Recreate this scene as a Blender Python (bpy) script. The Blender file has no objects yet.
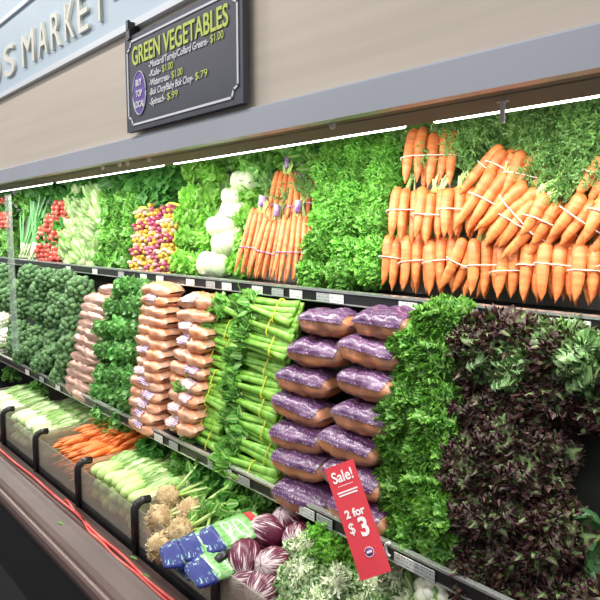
import bpy, bmesh, math, random
from mathutils import Vector, Matrix, noise
R = math.radians; PI = math.pi
col = bpy.context.scene.collection
rnd = random.Random(7)

# ------------------------------------------------------------------ camera
EYE = 1.6; FPX = 620.0; PITCH = R(6.26); YAW = R(48.5)
cam_d = bpy.data.cameras.new('camera'); cam = bpy.data.objects.new('camera', cam_d); col.objects.link(cam)
cam.location = (0, 0, EYE); cam.rotation_euler = (PI/2 - PITCH, 0, YAW)
cam_d.sensor_width = 36; cam_d.lens = FPX/600*36; cam_d.clip_start = .02
bpy.context.scene.camera = cam
CM = cam.rotation_euler.to_matrix()
# display surfaces of the case, as (y, z) lines; z measured from eye level
TOP = ((1.53, -.20), (1.67, .38)); MID = ((1.27, -.845), (1.42, -.29)); BIN = ((1.0, -1.0), (1.4, -1.0))
def at(u, v, pl, back=0.0):
    """world point where the sight line of a photo pixel meets a display surface"""
    d = CM @ Vector(((u-300)/FPX, -(v-300)/FPX, -1))
    (y0, z0), (y1, z1) = pl
    n = Vector((0, -(z1-z0), (y1-y0))).normalized()
    if n.y > 0: n = -n
    p0 = Vector((0, y0, z0)) - n*back
    t = p0.dot(n)/d.dot(n)
    p = d*t
    return Vector((p.x, p.y, p.z+EYE))
def xat(u, y): return (y*math.sin(PI/2-YAW) - FPX/.748*y/(u+250))/.748

# ------------------------------------------------------------------ materials
def nodes(name):
    m = bpy.data.materials.new(name); m.use_nodes = True
    nt = m.node_tree; b = nt.nodes['Principled BSDF']
    return m, nt, b
def N(nt, t, **k):
    n = nt.nodes.new(t)
    for a, v in k.items():
        if a in n.inputs.keys(): n.inputs[a].default_value = v
        else: setattr(n, a, v)
    return n
def c4(c): return (c[0], c[1], c[2], 1)
def mixc(nt, fac, a, b):
    m = N(nt, 'ShaderNodeMix', data_type='RGBA')
    for sock, i in ((fac, 0), (a, 6), (b, 7)):
        if hasattr(sock, 'is_linked'): nt.links.new(sock, m.inputs[i])
        elif i == 0: m.inputs[0].default_value = sock
        else: m.inputs[i].default_value = c4(sock)
    return m.outputs[2]
def ramp(nt, fac, a, b):
    r = N(nt, 'ShaderNodeMapRange', interpolation_type='SMOOTHSTEP')
    r.inputs[1].default_value = a; r.inputs[2].default_value = b
    nt.links.new(fac, r.inputs[0]); return r.outputs[0]
def objnoise(nt, scale, detail=3, rand=True, stretch=None):
    tc = N(nt, 'ShaderNodeTexCoord'); n = N(nt, 'ShaderNodeTexNoise', noise_dimensions='4D')
    n.inputs['Scale'].default_value = scale; n.inputs['Detail'].default_value = detail
    if stretch:
        mp = N(nt, 'ShaderNodeMapping'); mp.inputs['Scale'].default_value = stretch
        nt.links.new(tc.outputs['Object'], mp.inputs[0]); nt.links.new(mp.outputs[0], n.inputs['Vector'])
    else: nt.links.new(tc.outputs['Object'], n.inputs['Vector'])
    if rand:
        oi = N(nt, 'ShaderNodeObjectInfo'); mu = N(nt, 'ShaderNodeMath', operation='MULTIPLY'); mu.inputs[1].default_value = 20
        nt.links.new(oi.outputs['Random'], mu.inputs[0]); nt.links.new(mu.outputs[0], n.inputs['W'])
    return n.outputs['Fac']
def mat(name, a, b=None, scale=8, rough=.5, metal=0, bump=0, bscale=None, stretch=None, spec=.5, coat=0, lo=.35, hi=.65):
    m, nt, p = nodes(name)
    b = b or a
    f = objnoise(nt, scale, stretch=stretch)
    nt.links.new(mixc(nt, ramp(nt, f, lo, hi), a, b), p.inputs['Base Color'])
    p.inputs['Roughness'].default_value = rough; p.inputs['Metallic'].default_value = metal
    p.inputs['Specular IOR Level'].default_value = spec; p.inputs['Coat Weight'].default_value = coat
    if bump:
        bn = N(nt, 'ShaderNodeBump'); bn.inputs['Strength'].default_value = bump; bn.inputs['Distance'].default_value = .004
        nt.links.new(objnoise(nt, bscale or scale*4, stretch=stretch), bn.inputs['Height']); nt.links.new(bn.outputs[0], p.inputs['Normal'])
    return m
def leafmat(name, rib, base, edge, base2=None, e0=.6, e1=.9, transl=.3, rough=.45, ribw=.12, tipw=1.0):
    """leaf colour from the leaf's own UV: pale rib, blade, margin"""
    m, nt, p = nodes(name)
    uv = N(nt, 'ShaderNodeUVMap'); sx = N(nt, 'ShaderNodeSeparateXYZ'); nt.links.new(uv.outputs[0], sx.inputs[0])
    s1 = N(nt, 'ShaderNodeMath', operation='MULTIPLY_ADD'); nt.links.new(sx.outputs[1], s1.inputs[0]); s1.inputs[1].default_value = 2; s1.inputs[2].default_value = -1
    ab = N(nt, 'ShaderNodeMath', operation='ABSOLUTE'); nt.links.new(s1.outputs[0], ab.inputs[0])
    tp = N(nt, 'ShaderNodeMath', operation='MULTIPLY'); nt.links.new(sx.outputs[0], tp.inputs[0]); tp.inputs[1].default_value = tipw
    mx = N(nt, 'ShaderNodeMath', operation='MAXIMUM'); nt.links.new(ab.outputs[0], mx.inputs[0]); nt.links.new(tp.outputs[0], mx.inputs[1])
    f = objnoise(nt, 14)
    ns = N(nt, 'ShaderNodeMath', operation='MULTIPLY_ADD'); nt.links.new(f, ns.inputs[0]); ns.inputs[1].default_value = .9; nt.links.new(mx.outputs[0], ns.inputs[2])
    sb = N(nt, 'ShaderNodeMath', operation='SUBTRACT'); nt.links.new(ns.outputs[0], sb.inputs[0]); sb.inputs[1].default_value = .45
    c = mixc(nt, ramp(nt, objnoise(nt, 5), .35, .65), base, base2 or base)
    c = mixc(nt, ramp(nt, sb.outputs[0], e0, e1), c, edge)
    rr = ramp(nt, ab.outputs[0], ribw, ribw*2.2)
    c = mixc(nt, rr, rib, c)
    oi = N(nt, 'ShaderNodeObjectInfo'); hs = N(nt, 'ShaderNodeHueSaturation'); mr = N(nt, 'ShaderNodeMapRange')
    mr.inputs[3].default_value = .8; mr.inputs[4].default_value = 1.2
    nt.links.new(oi.outputs['Random'], mr.inputs[0]); nt.links.new(mr.outputs[0], hs.inputs['Value']); nt.links.new(c, hs.inputs['Color'])
    c = hs.outputs[0]
    nt.links.new(c, p.inputs['Base Color']); p.inputs['Roughness'].default_value = rough
    tr = N(nt, 'ShaderNodeBsdfTranslucent'); nt.links.new(c, tr.inputs['Color'])
    ms = N(nt, 'ShaderNodeMixShader'); ms.inputs[0].default_value = transl
    out = nt.nodes['Material Output']
    nt.links.new(p.outputs[0], ms.inputs[1]); nt.links.new(tr.outputs[0], ms.inputs[2]); nt.links.new(ms.outputs[0], out.inputs['Surface'])
    return m
def glassy(name, tint=(1, 1, 1), clear=.8, rough=.12, gloss=(1, 1, 1), body=None, bodyw=0):
    m, nt, p = nodes(name)
    out = nt.nodes['Material Output']
    t = N(nt, 'ShaderNodeBsdfTransparent'); t.inputs[0].default_value = c4(tint)
    p.inputs['Base Color'].default_value = c4(body or gloss); p.inputs['Roughness'].default_value = rough; p.inputs['Specular IOR Level'].default_value = .8
    ms = N(nt, 'ShaderNodeMixShader'); ms.inputs[0].default_value = clear
    nt.links.new(p.outputs[0], ms.inputs[1]); nt.links.new(t.outputs[0], ms.inputs[2]); nt.links.new(ms.outputs[0], out.inputs['Surface'])
    return m
def emis(name, c, s):
    m, nt, p = nodes(name)
    p.inputs['Emission Color'].default_value = c4(c); p.inputs['Emission Strength'].default_value = s; p.inputs['Base Color'].default_value = c4(c)
    return m
def labelmat(name, bg, ink, bands=5, thr=.5, fx=40, bg2=None, rough=.25):
    """printed film: rows of small pale script"""
    m, nt, p = nodes(name)
    uv = N(nt, 'ShaderNodeUVMap'); sx = N(nt, 'ShaderNodeSeparateXYZ'); nt.links.new(uv.outputs[0], sx.inputs[0])
    mu = N(nt, 'ShaderNodeMath', operation='MULTIPLY'); mu.inputs[1].default_value = bands; nt.links.new(sx.outputs[1], mu.inputs[0])
    fr = N(nt, 'ShaderNodeMath', operation='FRACT'); nt.links.new(mu.outputs[0], fr.inputs[0])
    b1 = ramp(nt, fr.outputs[0], .45, .55)
    mp = N(nt, 'ShaderNodeMapping'); mp.inputs['Scale'].default_value = (fx, bands*2.5, 1); nt.links.new(uv.outputs[0], mp.inputs[0])
    n = N(nt, 'ShaderNodeTexNoise'); n.inputs['Scale'].default_value = 1; n.inputs['Detail'].default_value = 1; nt.links.new(mp.outputs[0], n.inputs['Vector'])
    b2 = ramp(nt, n.outputs['Fac'], thr, thr+.05)
    m3 = N(nt, 'ShaderNodeMath', operation='MULTIPLY'); nt.links.new(b1, m3.inputs[0]); nt.links.new(b2, m3.inputs[1])
    c0 = mixc(nt, ramp(nt, objnoise(nt, 10), .45, .6), bg, bg2 or bg)
    nt.links.new(mixc(nt, m3.outputs[0], c0, ink), p.inputs['Base Color'])
    p.inputs['Roughness'].default_value = rough+.1; p.inputs['Coat Weight'].default_value = .12
    return m

M = {}
M['carrot'] = mat('carrot_skin', (.78, .265, .08), (.62, .165, .045), 22, .45, bump=.5, bscale=50, stretch=(.3, .3, 3))
M['carrot_thin'] = mat('thin_carrot_skin', (.80, .27, .09), (.62, .16, .05), 22, .45, bump=.5, bscale=50, stretch=(.3, .3, 3))
M['carrot_loose'] = mat('loose_carrot_skin', (.88, .28, .06), (.70, .17, .03), 22, .45)
M['stem'] = mat('pale_stem', (.45, .68, .16), (.62, .75, .35), 10, .45)
M['band'] = mat('white_band', (.88, .85, .78), None, 8, .5)
M['purpleband'] = mat('purple_band', (.28, .10, .45), (.65, .55, .75), 40, .4)
M['feather'] = leafmat('feathery_green', (.30, .54, .16), (.19, .42, .10), (.34, .58, .18), (.12, .32, .08), transl=.35)
M['dill'] = leafmat('dill_green', (.30, .62, .10), (.22, .58, .06), (.36, .70, .12), (.16, .46, .05), transl=.35)
M['curly'] = leafmat('curly_green', (.30, .60, .10), (.13, .46, .04), (.26, .62, .10), (.07, .32, .03), transl=.35)
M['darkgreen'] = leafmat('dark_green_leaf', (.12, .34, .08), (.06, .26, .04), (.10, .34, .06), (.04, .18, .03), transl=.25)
M['midgreen'] = leafmat('green_leaf', (.45, .65, .25), (.14, .42, .05), (.20, .50, .08), (.08, .30, .04), transl=.3)
M['cilantro'] = leafmat('cilantro_leaf', (.35, .6, .2), (.11, .38, .08), (.2, .5, .12), (.06, .24, .06), transl=.3)
M['kale'] = leafmat('curly_kale_leaf', (.26, .48, .12), (.075, .28, .03), (.20, .46, .06), (.04, .18, .02), e0=.5, e1=1.1, transl=.3)
M['redkale'] = leafmat('purple_leaf', (.18, .28, .10), (.11, .17, .05), (.060, .022, .022), (.17, .27, .09), e0=.42, e1=.85, transl=.15, rough=.5)
M['greenred'] = leafmat('green_leaf_with_purple_edge', (.3, .48, .2), (.13, .28, .07), (.08, .04, .03), (.20, .38, .13), e0=.75, e1=1.15, transl=.15, rough=.4)
M['savoy'] = leafmat('savoy_leaf', (.28, .38, .12), (.05, .15, .05), (.04, .11, .04), (.09, .2, .07), e0=.7, e1=1.1, transl=.15)
M['lettuce_pale'] = leafmat('pale_leaf', (.86, .88, .70), (.50, .70, .28), (.25, .55, .12), (.66, .78, .45), e0=.7, e1=1.1, transl=.3)
M['frisee'] = leafmat('frisee_leaf', (.86, .90, .74), (.80, .86, .64), (.30, .58, .18), (.68, .80, .48), e0=.45, e1=.95, transl=.3)
M['scallion'] = leafmat('scallion_leaf', (.25, .5, .18), (.16, .42, .14), (.12, .36, .12), transl=.2, ribw=.01)
M['white_veg'] = mat('white_flesh', (.76, .80, .68), (.60, .72, .42), 9, .4, bump=.2, bscale=30)
M['pale_stalk'] = mat('pale_stalk', (.80, .86, .62), (.55, .74, .32), 9, .4, stretch=(1, 1, .3))
M['cauli'] = mat('cauliflower_curd', (.90, .90, .80), (.80, .80, .62), 30, .6, bump=.6, bscale=120)
M['broccoli'] = mat('broccoli_floret', (.07, .165, .06), (.14, .27, .10), 35, .65, bump=1, bscale=260)
M['broc_stalk'] = mat('broccoli_stalk', (.35, .5, .22), None, 10, .5)
M['celery'] = mat('celery_rib', (.28, .54, .075), (.14, .38, .035), 9, .35, bump=.3, bscale=40, stretch=(.15, 3, 3))
M['tie'] = mat('yellow_tie', (.85, .80, .08), None, 8, .5)
M['film'] = glassy('clear_film', clear=.86, rough=.18, body=(.45, .40, .38))
M['purple'] = labelmat('purple_printed_film', (.085, .028, .095), (.34, .26, .36), 7, .53, 46, (.13, .05, .135))
M['purple2'] = labelmat('lilac_printed_film', (.30, .16, .34), (.80, .70, .80), 5, .45, 30, (.75, .45, .40))
M['pinkbag'] = mat('parsnip_through_film', (.74, .46, .34), (.52, .27, .20), 18, .3, bump=.4, stretch=(.5, 2, 2), coat=.5)
M['orangebag'] = mat('carrots_through_film', (.82, .27, .08), (.80, .44, .28), 16, .3, bump=.4, stretch=(.5, 2, 2), coat=.5)
M['browncarrot'] = mat('bagged_carrots', (.70, .24, .07), (.42, .15, .07), 16, .4, stretch=(.3, 2, 2))
M['radish'] = mat('radish_skin', (.48, .05, .04), (.62, .16, .11), 20, .35)
M['beet_y'] = mat('yellow_stalk', (.60, .38, .04), None, 9, .4)
M['beet_p'] = mat('magenta_stalk', (.38, .05, .12), (.5, .14, .2), 9, .4)
M['beet_d'] = mat('maroon_stalk', (.28, .04, .07), None, 9, .4)
M['beet_w'] = mat('pink_white_stalk', (.62, .42, .32), None, 9, .4)
M['celeriac'] = mat('celeriac_skin', (.66, .50, .28), (.42, .28, .13), 30, .8, bump=1, bscale=90)
M['root'] = mat('celeriac_rootlet', (.72, .58, .36), (.5, .36, .2), 30, .8)
M['corn'] = mat('pale_green_husk', (.66, .80, .36), (.45, .66, .20), 14, .4, bump=.4, bscale=60, stretch=(3, 3, .2))
M['blue'] = labelmat('blue_printed_film', (.010, .022, .20), (.30, .55, .50), 5, .58, 12, rough=.4)
M['greenpack'] = mat('green_beans_through_film', (.14, .42, .10), (.36, .62, .28), 40, .25, stretch=(.3, 4, 3), coat=.6)
M['redpack'] = mat('red_tag', (.65, .04, .04), None, 9, .4)
# case
M['fascia'] = mat('pale_wood_fascia', (.66, .58, .49), (.61, .535, .45), 3.2, .45, stretch=(.35, 1, 9), spec=.3)
M['bluepanel'] = mat('pale_blue_panel', (.50, .62, .72), (.54, .65, .75), 2, .45)
M['trim'] = mat('white_trim', (.78, .82, .88), None, 3, .4)
M['letters'] = mat('cream_letter', (.82, .80, .70), None, 3, .45)
M['rail'] = mat('grey_canopy_rail', (.44, .46, .53), (.42, .44, .50), 3, .35, spec=.4)
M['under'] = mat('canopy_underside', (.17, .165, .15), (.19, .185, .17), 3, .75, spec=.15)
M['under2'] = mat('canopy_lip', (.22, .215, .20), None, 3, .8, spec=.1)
M['liner'] = mat('case_liner', (.25, .27, .25), None, 3, .5)
M['black'] = mat('black_plastic', (.012, .012, .014), (.02, .02, .022), 6, .3)
M['shelf'] = mat('dark_shelf', (.02, .022, .024), None, 6, .35)
M['chrome'] = mat('brushed_edge', (.62, .64, .62), None, 6, .25, metal=.8)
M['whitetag'] = labelmat('price_tag_paper', (.72, .73, .70), (.10, .10, .10), 3, .55, 14, rough=.4)
M['greytag'] = labelmat('grey_tag_paper', (.40, .43, .42), (.12, .12, .12), 3, .5, 14, rough=.4)
M['bumper'] = mat('brown_bumper', (.085, .05, .046), (.105, .064, .058), 4, .42, metal=.0, spec=.35)
M['bumperedge'] = mat('brown_bumper_edge', (.17, .11, .10), None, 4, .4, spec=.4)
M['kick'] = mat('black_kick_plate', (.008, .008, .010), None, 4, .5)
M['floor'] = mat('dark_floor', (.012, .012, .015), (.02, .02, .022), 3, .5)
M['hose'] = mat('red_tube', (.60, .05, .045), (.7, .16, .13), 12, .35)
M['acrylic'] = glassy('acrylic_reflection_tint', tint=(.93, .95, .93), clear=.62, rough=.2, body=(.50, .45, .38))  # beige body colour paints in the blurred reflections on the bin fronts
M['postglass'] = glassy('frosted_divider', tint=(.95, 1, .97), clear=.70, rough=.3, body=(.55, .62, .55))
M['slate'] = mat('slate_board', (.055, .06, .085), (.07, .075, .10), 5, .5)
M['white'] = mat('chalk_white', (.78, .79, .84), None, 5, .7)
M['lime'] = mat('chalk_lime', (.62, .72, .16), None, 5, .7)
M['violet'] = mat('violet_oval', (.17, .10, .40), None, 5, .6)
M['salered'] = mat('sale_red', (.62, .035, .055), (.66, .045, .065), 5, .45)
M['salewhite'] = mat('sale_white', (.85, .80, .80), None, 5, .5)
M['salepurple'] = mat('sale_purple', (.16, .05, .22), None, 5, .5)
M['tube'] = emis('lamp_tube', (1, .98, .93), 9)
M['dark'] = mat('gap_shade_paint', (.015, .02, .012), None, 5, .8)  # near-black colour paints the shade in gaps between lower shelf bunches

# ------------------------------------------------------------------ mesh builder
class MB:
    def __init__(s): s.v = []; s.f = []; s.uv = []; s.m = []
    def quad(s, a, b, c, d, m=0):
        i = len(s.v); s.v += [a, b, c, d]; s.f.append((i, i+1, i+2, i+3)); s.uv += [(0, 0), (1, 0), (1, 1), (0, 1)]; s.m.append(m)
    def grid(s, rows, uvs=None, m=0, closed=False):
        i0 = len(s.v); nr = len(rows); nc = len(rows[0])
        for r in rows: s.v += r
        for i in range(nr-1):
            for j in range(nc if closed else nc-1):
                k = (j+1) % nc
                s.f.append((i0+i*nc+j, i0+i*nc+k, i0+(i+1)*nc+k, i0+(i+1)*nc+j))
                for (a, b) in ((i, j), (i, j+1), (i+1, j+1), (i+1, j)): s.uv.append((a/(nr-1), b/(nc if closed else nc-1)))
                s.m.append(m)
        return i0
    def cap(s, i0, nc, m=0, flip=False):
        idx = list(range(i0, i0+nc)); s.f.append(tuple(reversed(idx)) if flip else tuple(idx)); s.uv += [(.5, .5)]*nc; s.m.append(m)
    def tube(s, pts, rad, n=6, m=0, squash=1):
        rows = []; pts = [Vector(p) for p in pts]
        ref = Vector((0, 0, 1)) if abs((pts[-1]-pts[0]).normalized().z) < .9 else Vector((1, 0, 0))
        for i, p in enumerate(pts):
            d = (pts[min(i+1, len(pts)-1)]-pts[max(i-1, 0)]).normalized()
            a = d.cross(ref).normalized(); b = d.cross(a)
            r = rad[i] if hasattr(rad, '__len__') else rad
            rows.append([p+(a*math.cos(2*PI*k/n)+b*math.sin(2*PI*k/n)*squash)*r for k in range(n)])
        i0 = s.grid(rows, m=m, closed=True)
        s.cap(i0, n, m, True); s.cap(i0+(len(rows)-1)*n, n, m)
    def box(s, x0, x1, y0, y1, z0, z1, m=0):
        p = [Vector((x, y, z)) for z in (z0, z1) for y in (y0, y1) for x in (x0, x1)]
        for q in ((0, 2, 3, 1), (4, 5, 7, 6), (0, 1, 5, 4), (2, 6, 7, 3), (0, 4, 6, 2), (1, 3, 7, 5)):
            s.quad(*[p[i] for i in q], m=m)
    def ell(s, c, r, nu=10, nv=7, amp=0, seed=0, fr=3, m=0, power=1):
        c = Vector(c); r = r if hasattr(r, '__len__') else (r, r, r); rows = []
        for i in range(nv+1):
            th = PI*(.001+.998*i/nv); row = []
            for j in range(nu):
                ph = 2*PI*j/nu
                d = Vector((math.sin(th)*math.cos(ph), math.sin(th)*math.sin(ph), -math.cos(th)))
                k = 1+amp*noise.noise(d*fr+Vector((seed*7.3, seed, 0)))
                row.append(c+Vector((d.x*r[0], d.y*r[1], d.z*r[2]))*k)
            rows.append(row)
        s.grid(rows, m=m, closed=True)
    def mesh(s, name, mats, smooth=True):
        me = bpy.data.meshes.new(name); me.from_pydata([tuple(v) for v in s.v], [], s.f)
        uvl = me.uv_layers.new(name='UVMap')
        flat = [x for p in s.uv for x in p]
        if len(flat) == len(me.loops)*2: uvl.data.foreach_set('uv', flat)
        for mm in (mats if isinstance(mats, (list, tuple)) else [mats]): me.materials.append(M[mm] if isinstance(mm, str) else mm)
        me.polygons.foreach_set('material_index', s.m)
        me.polygons.foreach_set('use_smooth', [smooth]*len(me.polygons)); me.update()
        return me

def lathe(mb, prof, n=10, bend=0, seed=0, m=0, wob=0):
    """prof = [(z, r)]"""
    rows = []; L = prof[-1][0]-prof[0][0]
    for z, r in prof:
        t = (z-prof[0][0])/L; off = Vector((bend*math.sin(t*PI), bend*.5*math.sin(t*2.2*PI), 0))
        rows.append([Vector((r*math.cos(2*PI*k/n), r*math.sin(2*PI*k/n), z))*1+off+Vector((noise.noise(Vector((k, z*30, seed)))*wob,)*2+(0,)) for k in range(n)])
    i0 = mb.grid(rows, m=m, closed=True); mb.cap(i0, n, m, True); mb.cap(i0+(len(rows)-1)*n, n, m)

def leaf(mb, o, d, n, L, W, ruf=0, fr=3, curl=.5, nl=6, nw=4, cup=0, m=0, blunt=.55, base=.12, rg=rnd):
    o = Vector(o); d = Vector(d).normalized(); n = Vector(n); n = (n-d*n.dot(d))
    if n.length < 1e-4: n = d.orthogonal()
    n.normalize(); sd = d.cross(n); p = o.copy(); rows = []; ph = rg.uniform(0, 6.3); ph2 = rg.uniform(0, 6.3)
    for i in range(nl+1):
        t = i/nl; a = curl*t
        dd = d*math.cos(a)-n*math.sin(a); nn = n*math.cos(a)+d*math.sin(a)
        w = W*(base+(1-base)*math.sin(PI*min(1, t**blunt*.97))**.6) if t < .999 else W*.25
        row = []
        for j in range(nw+1):
            s = -1+2*j/nw; k = abs(s)
            off = ruf*(k**1.4)*math.sin(2*PI*fr*t+(ph if s < 0 else ph2)+k*1.5)+cup*W*k*k + (ruf*.5*t*t*math.sin(7*s+ph))
            row.append(p+sd*(s*w)+nn*off+dd*(ruf*.5*k*math.cos(2*PI*fr*t+(ph if s < 0 else ph2))))
        rows.append(row); p = p+dd*(L/nl)
    mb.grid(rows, m=m)
def rdir(rg): 
    while 1:
        v = Vector((rg.uniform(-1, 1), rg.uniform(-1, 1), rg.uniform(-1, 1)))
        if .1 < v.length < 1: return v.normalized()

def frond(mb, o, d, L, rg, pairs=8, wid=.35, droop=.8, sub=4, lw=.0022, m=0):
    o = Vector(o); d = Vector(d).normalized(); pts = [o]; dirs = [d]
    for i in range(pairs):
        d = (d+Vector((rg.uniform(-.1, .1), rg.uniform(-.1, .1), -droop/pairs))).normalized(); pts.append(pts[-1]+d*L/pairs); dirs.append(d)
    for i in range(pairs):
        a = dirs[i].orthogonal().normalized()*.0014
        mb.quad(pts[i]-a, pts[i]+a, pts[i+1]+a, pts[i+1]-a, m)
    for i in range(2, pairs+1):
        p = pts[i]; d = dirs[i]; t = i/pairs; l = L*wid*(1.15-t)*1.1
        for sgn in (-1, 1):
            sd = (d.cross(rdir(rg))).normalized()*sgn; bd = (sd+d*.7+rdir(rg)*.2).normalized()
            for q in range(sub+2):
                f = (q+1)/(sub+2); c = p+bd*l*f
                ld = (bd*.9+rdir(rg)).normalized()*l*.5; w = ld.cross(rdir(rg)).normalized()*lw*1.3
                mb.quad(c-ld*.5-w, c-ld*.5+w, c+ld*.5+w, c+ld*.5-w, m)

# ------------------------------------------------------------------ scene objects
def tag(o, label=None, cat=None, group=None, kind=None):
    for k, v in (('label', label), ('category', cat), ('group', group), ('kind', kind)):
        if v: o[k] = v
    return o
def ob(name, me, parent=None, mtx=None):
    o = bpy.data.objects.new(name, me); col.objects.link(o)
    if mtx is not None: o.matrix_basis = mtx
    if parent is not None: o.parent = parent
    return o
def thing(name, parts, label, cat, group=None, mtx=None):
    """parts: list of (name, mesh, local matrix or None, subparts or None[, label])"""
    if not isinstance(parts, list):
        return tag(ob(name, parts, None, mtx), label, cat, group)
    r = tag(ob(name, None, None, mtx), label, cat, group); r.empty_display_size = .05
    def add(ps, par):
        for p in ps:
            c = ob(p[0], p[1], par, p[2])
            if len(p) > 4 and p[4]: c['label'] = p[4]
            if p[3]: add(p[3], c)
    add(parts, r); return r
def struct(name, me): return tag(ob(name, me), kind='structure')
FRONT = Vector((.45, -.88, .12)).normalized()
def frame(o, z, front=FRONT, s=1.0):
    z = Vector(z).normalized(); f = Vector(front); y = -(f-z*f.dot(z)).normalized(); x = y.cross(z)
    m = Matrix((x, y, z)).transposed().to_4x4()
    return Matrix.Translation(o) @ m @ Matrix.Scale(s, 4)
def T(x, y, z): return Matrix.Translation((x, y, z))
def RX(a): return Matrix.Rotation(a, 4, 'X')
def RY(a): return Matrix.Rotation(a, 4, 'Y')
def RZ(a): return Matrix.Rotation(a, 4, 'Z')
ORD = ['first', 'second', 'third', 'fourth', 'fifth', 'sixth', 'seventh', 'eighth', 'ninth', 'tenth', 'eleventh', 'twelfth', 'thirteenth', 'fourteenth', 'fifteenth', 'sixteenth']
def frm(i, n, lo, hi):
    """ordinal position among n, counted from the nearer end"""
    if n == 1: return 'only one'
    if i == 0: return lo+'most'
    if i == n-1: return hi+'most'
    if n % 2 and i == n//2: return 'middle'
    if i < n/2: return ORD[i]+' from '+lo
    return ORD[n-1-i]+' from '+hi
def lr(i, n): return frm(i, n, 'left', 'right')
ROWN = {1: [''], 2: ['bottom row', 'top row'], 3: ['bottom row', 'middle row', 'top row']}
def rowname(r, n):
    if n in ROWN: return ROWN[n][r]
    if r == 0: return 'bottom row'
    if r == n-1: return 'top row'
    return (ORD[r]+' row up')

# ================================================================== SETTING
XL, XR = -8.0, .9
def bx(name, mat_, x0, x1, y0, y1, z0, z1, kind='structure', **k):
    mb = MB(); mb.box(x0, x1, y0, y1, z0+EYE, z1+EYE); me = mb.mesh(name, mat_, False)
    return ob(name, me)
def extr(name, prof, mats, x0=XL, x1=XR, seg=1, smooth=False):
    mb = MB(); rows = []
    for x in [x0+(x1-x0)*i/seg for i in range(seg+1)]: rows.append([Vector((x, y, z+EYE)) for (y, z) in prof])
    i0 = mb.grid(rows, closed=True); n = len(prof); mb.cap(i0, n, 0, True); mb.cap(i0+seg*n, n)
    me = mb.mesh(name, mats, smooth); bm = bmesh.new(); bm.from_mesh(me); bmesh.ops.recalc_face_normals(bm, faces=bm.faces); bm.to_mesh(me); bm.free()
    return me
mb = MB(); mb.box(-10, 3, -4, 2.2, -.05, 0); struct('floor', mb.mesh('floor', 'floor', False))
mb = MB(); mb.box(-10, 3, 2.02, 2.12, 0, 3.4); struct('wall_back', mb.mesh('wall_back', 'liner', False))

# refrigerated case body: one thing with its parts
case = tag(ob('refrigerated_display_case', None), 'long open refrigerated produce case with grey canopy rail and brown bumper', 'display case')
def part(name, me, parent=case, label=None):
    o = ob(name, me, parent)
    if label: o['label'] = label
    return o
part('back_liner', extr('back_liner', [(1.92, -1.5), (2.0, -1.5), (2.0, .45), (1.92, .45)], 'liner'))
part('base_tank', extr('base_tank', [(.96, -1.215), (1.95, -1.215), (1.95, -1.26), (.96, -1.26)], 'black'))
part('bumper', extr('bumper', [(.985, -1.185), (.965, -1.186), (.955, -1.172), (.94, -1.168), (.915, -1.168), (.905, -1.160), (.895, -1.154), (.885, -1.156), (.87, -1.160), (.85, -1.163), (.82, -1.168), (.80, -1.175), (.79, -1.185),
     (.79, -1.26), (.985, -1.26)], 'bumper'), label='glossy brown bumper')
part('bumper_edge', extr('bumper_edge', [(.79, -1.178), (.783, -1.172), (.774, -1.173), (.768, -1.182), (.768, -1.21), (.774, -1.218), (.79, -1.22)], 'bumperedge'), label='lighter rolled bumper edge')
part('kick_plate', extr('kick_plate', [(.80, -1.26), (.9, -1.26), (.9, -1.597), (.80, -1.597)], 'kick'))
part('canopy_rail', extr('canopy_rail', [(1.0, .252), (1.0, .317), (1.004, .322), (1.03, .322), (1.03, .252)], 'rail'), label='blue grey canopy rail')
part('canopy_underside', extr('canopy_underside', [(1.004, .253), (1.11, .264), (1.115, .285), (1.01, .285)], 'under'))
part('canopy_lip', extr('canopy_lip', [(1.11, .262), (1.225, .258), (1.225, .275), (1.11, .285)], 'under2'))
part('canopy_top', extr('canopy_top', [(1.03, .44), (2.0, .44), (2.0, .47), (1.03, .47)], 'trim'))
def shelf(y, z, yb, nm):
    s = part('shelf', extr(nm, [(y+.006, z-.012), (yb, z-.012), (yb, z-.03), (y+.006, z-.04)], 'shelf'))
    part('price_rail', extr('price_rail', [(y, z-.008), (y+.008, z-.004), (y+.008, z-.048), (y, z-.044)], 'black'), s, 'black price rail')
    part('edge_strip', extr('edge_strip', [(y-.003, z-.001), (y+.012, z+.002), (y+.012, z-.008), (y-.003, z-.008)], 'chrome'), s, 'bright metal edge strip')
    part('edge_strip', extr('edge_strip', [(y-.003, z-.043), (y+.004, z-.041), (y+.004, z-.047), (y-.003, z-.047)], 'chrome'), s, 'bright metal edge strip')
    return s
shelf(1.50, -.200, 1.92, 'upper_shelf'); shelf(1.25, -.845, 1.92, 'lower_shelf')
part('display_panel', extr('display_panel', [(1.70, -.21), (1.84, .40), (1.86, .40), (1.72, -.21)], 'liner'))
part('display_panel', extr('display_panel', [(1.46, -.845), (1.60, -.25), (1.62, -.25), (1.48, -.845)], 'dark'))  # panel coloured near black so gaps in the pile read as deep shade
part('deck', extr('deck', [(1.0, -1.18), (1.9, -1.18), (1.9, -1.21), (1.0, -1.21)], 'black'))

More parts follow.
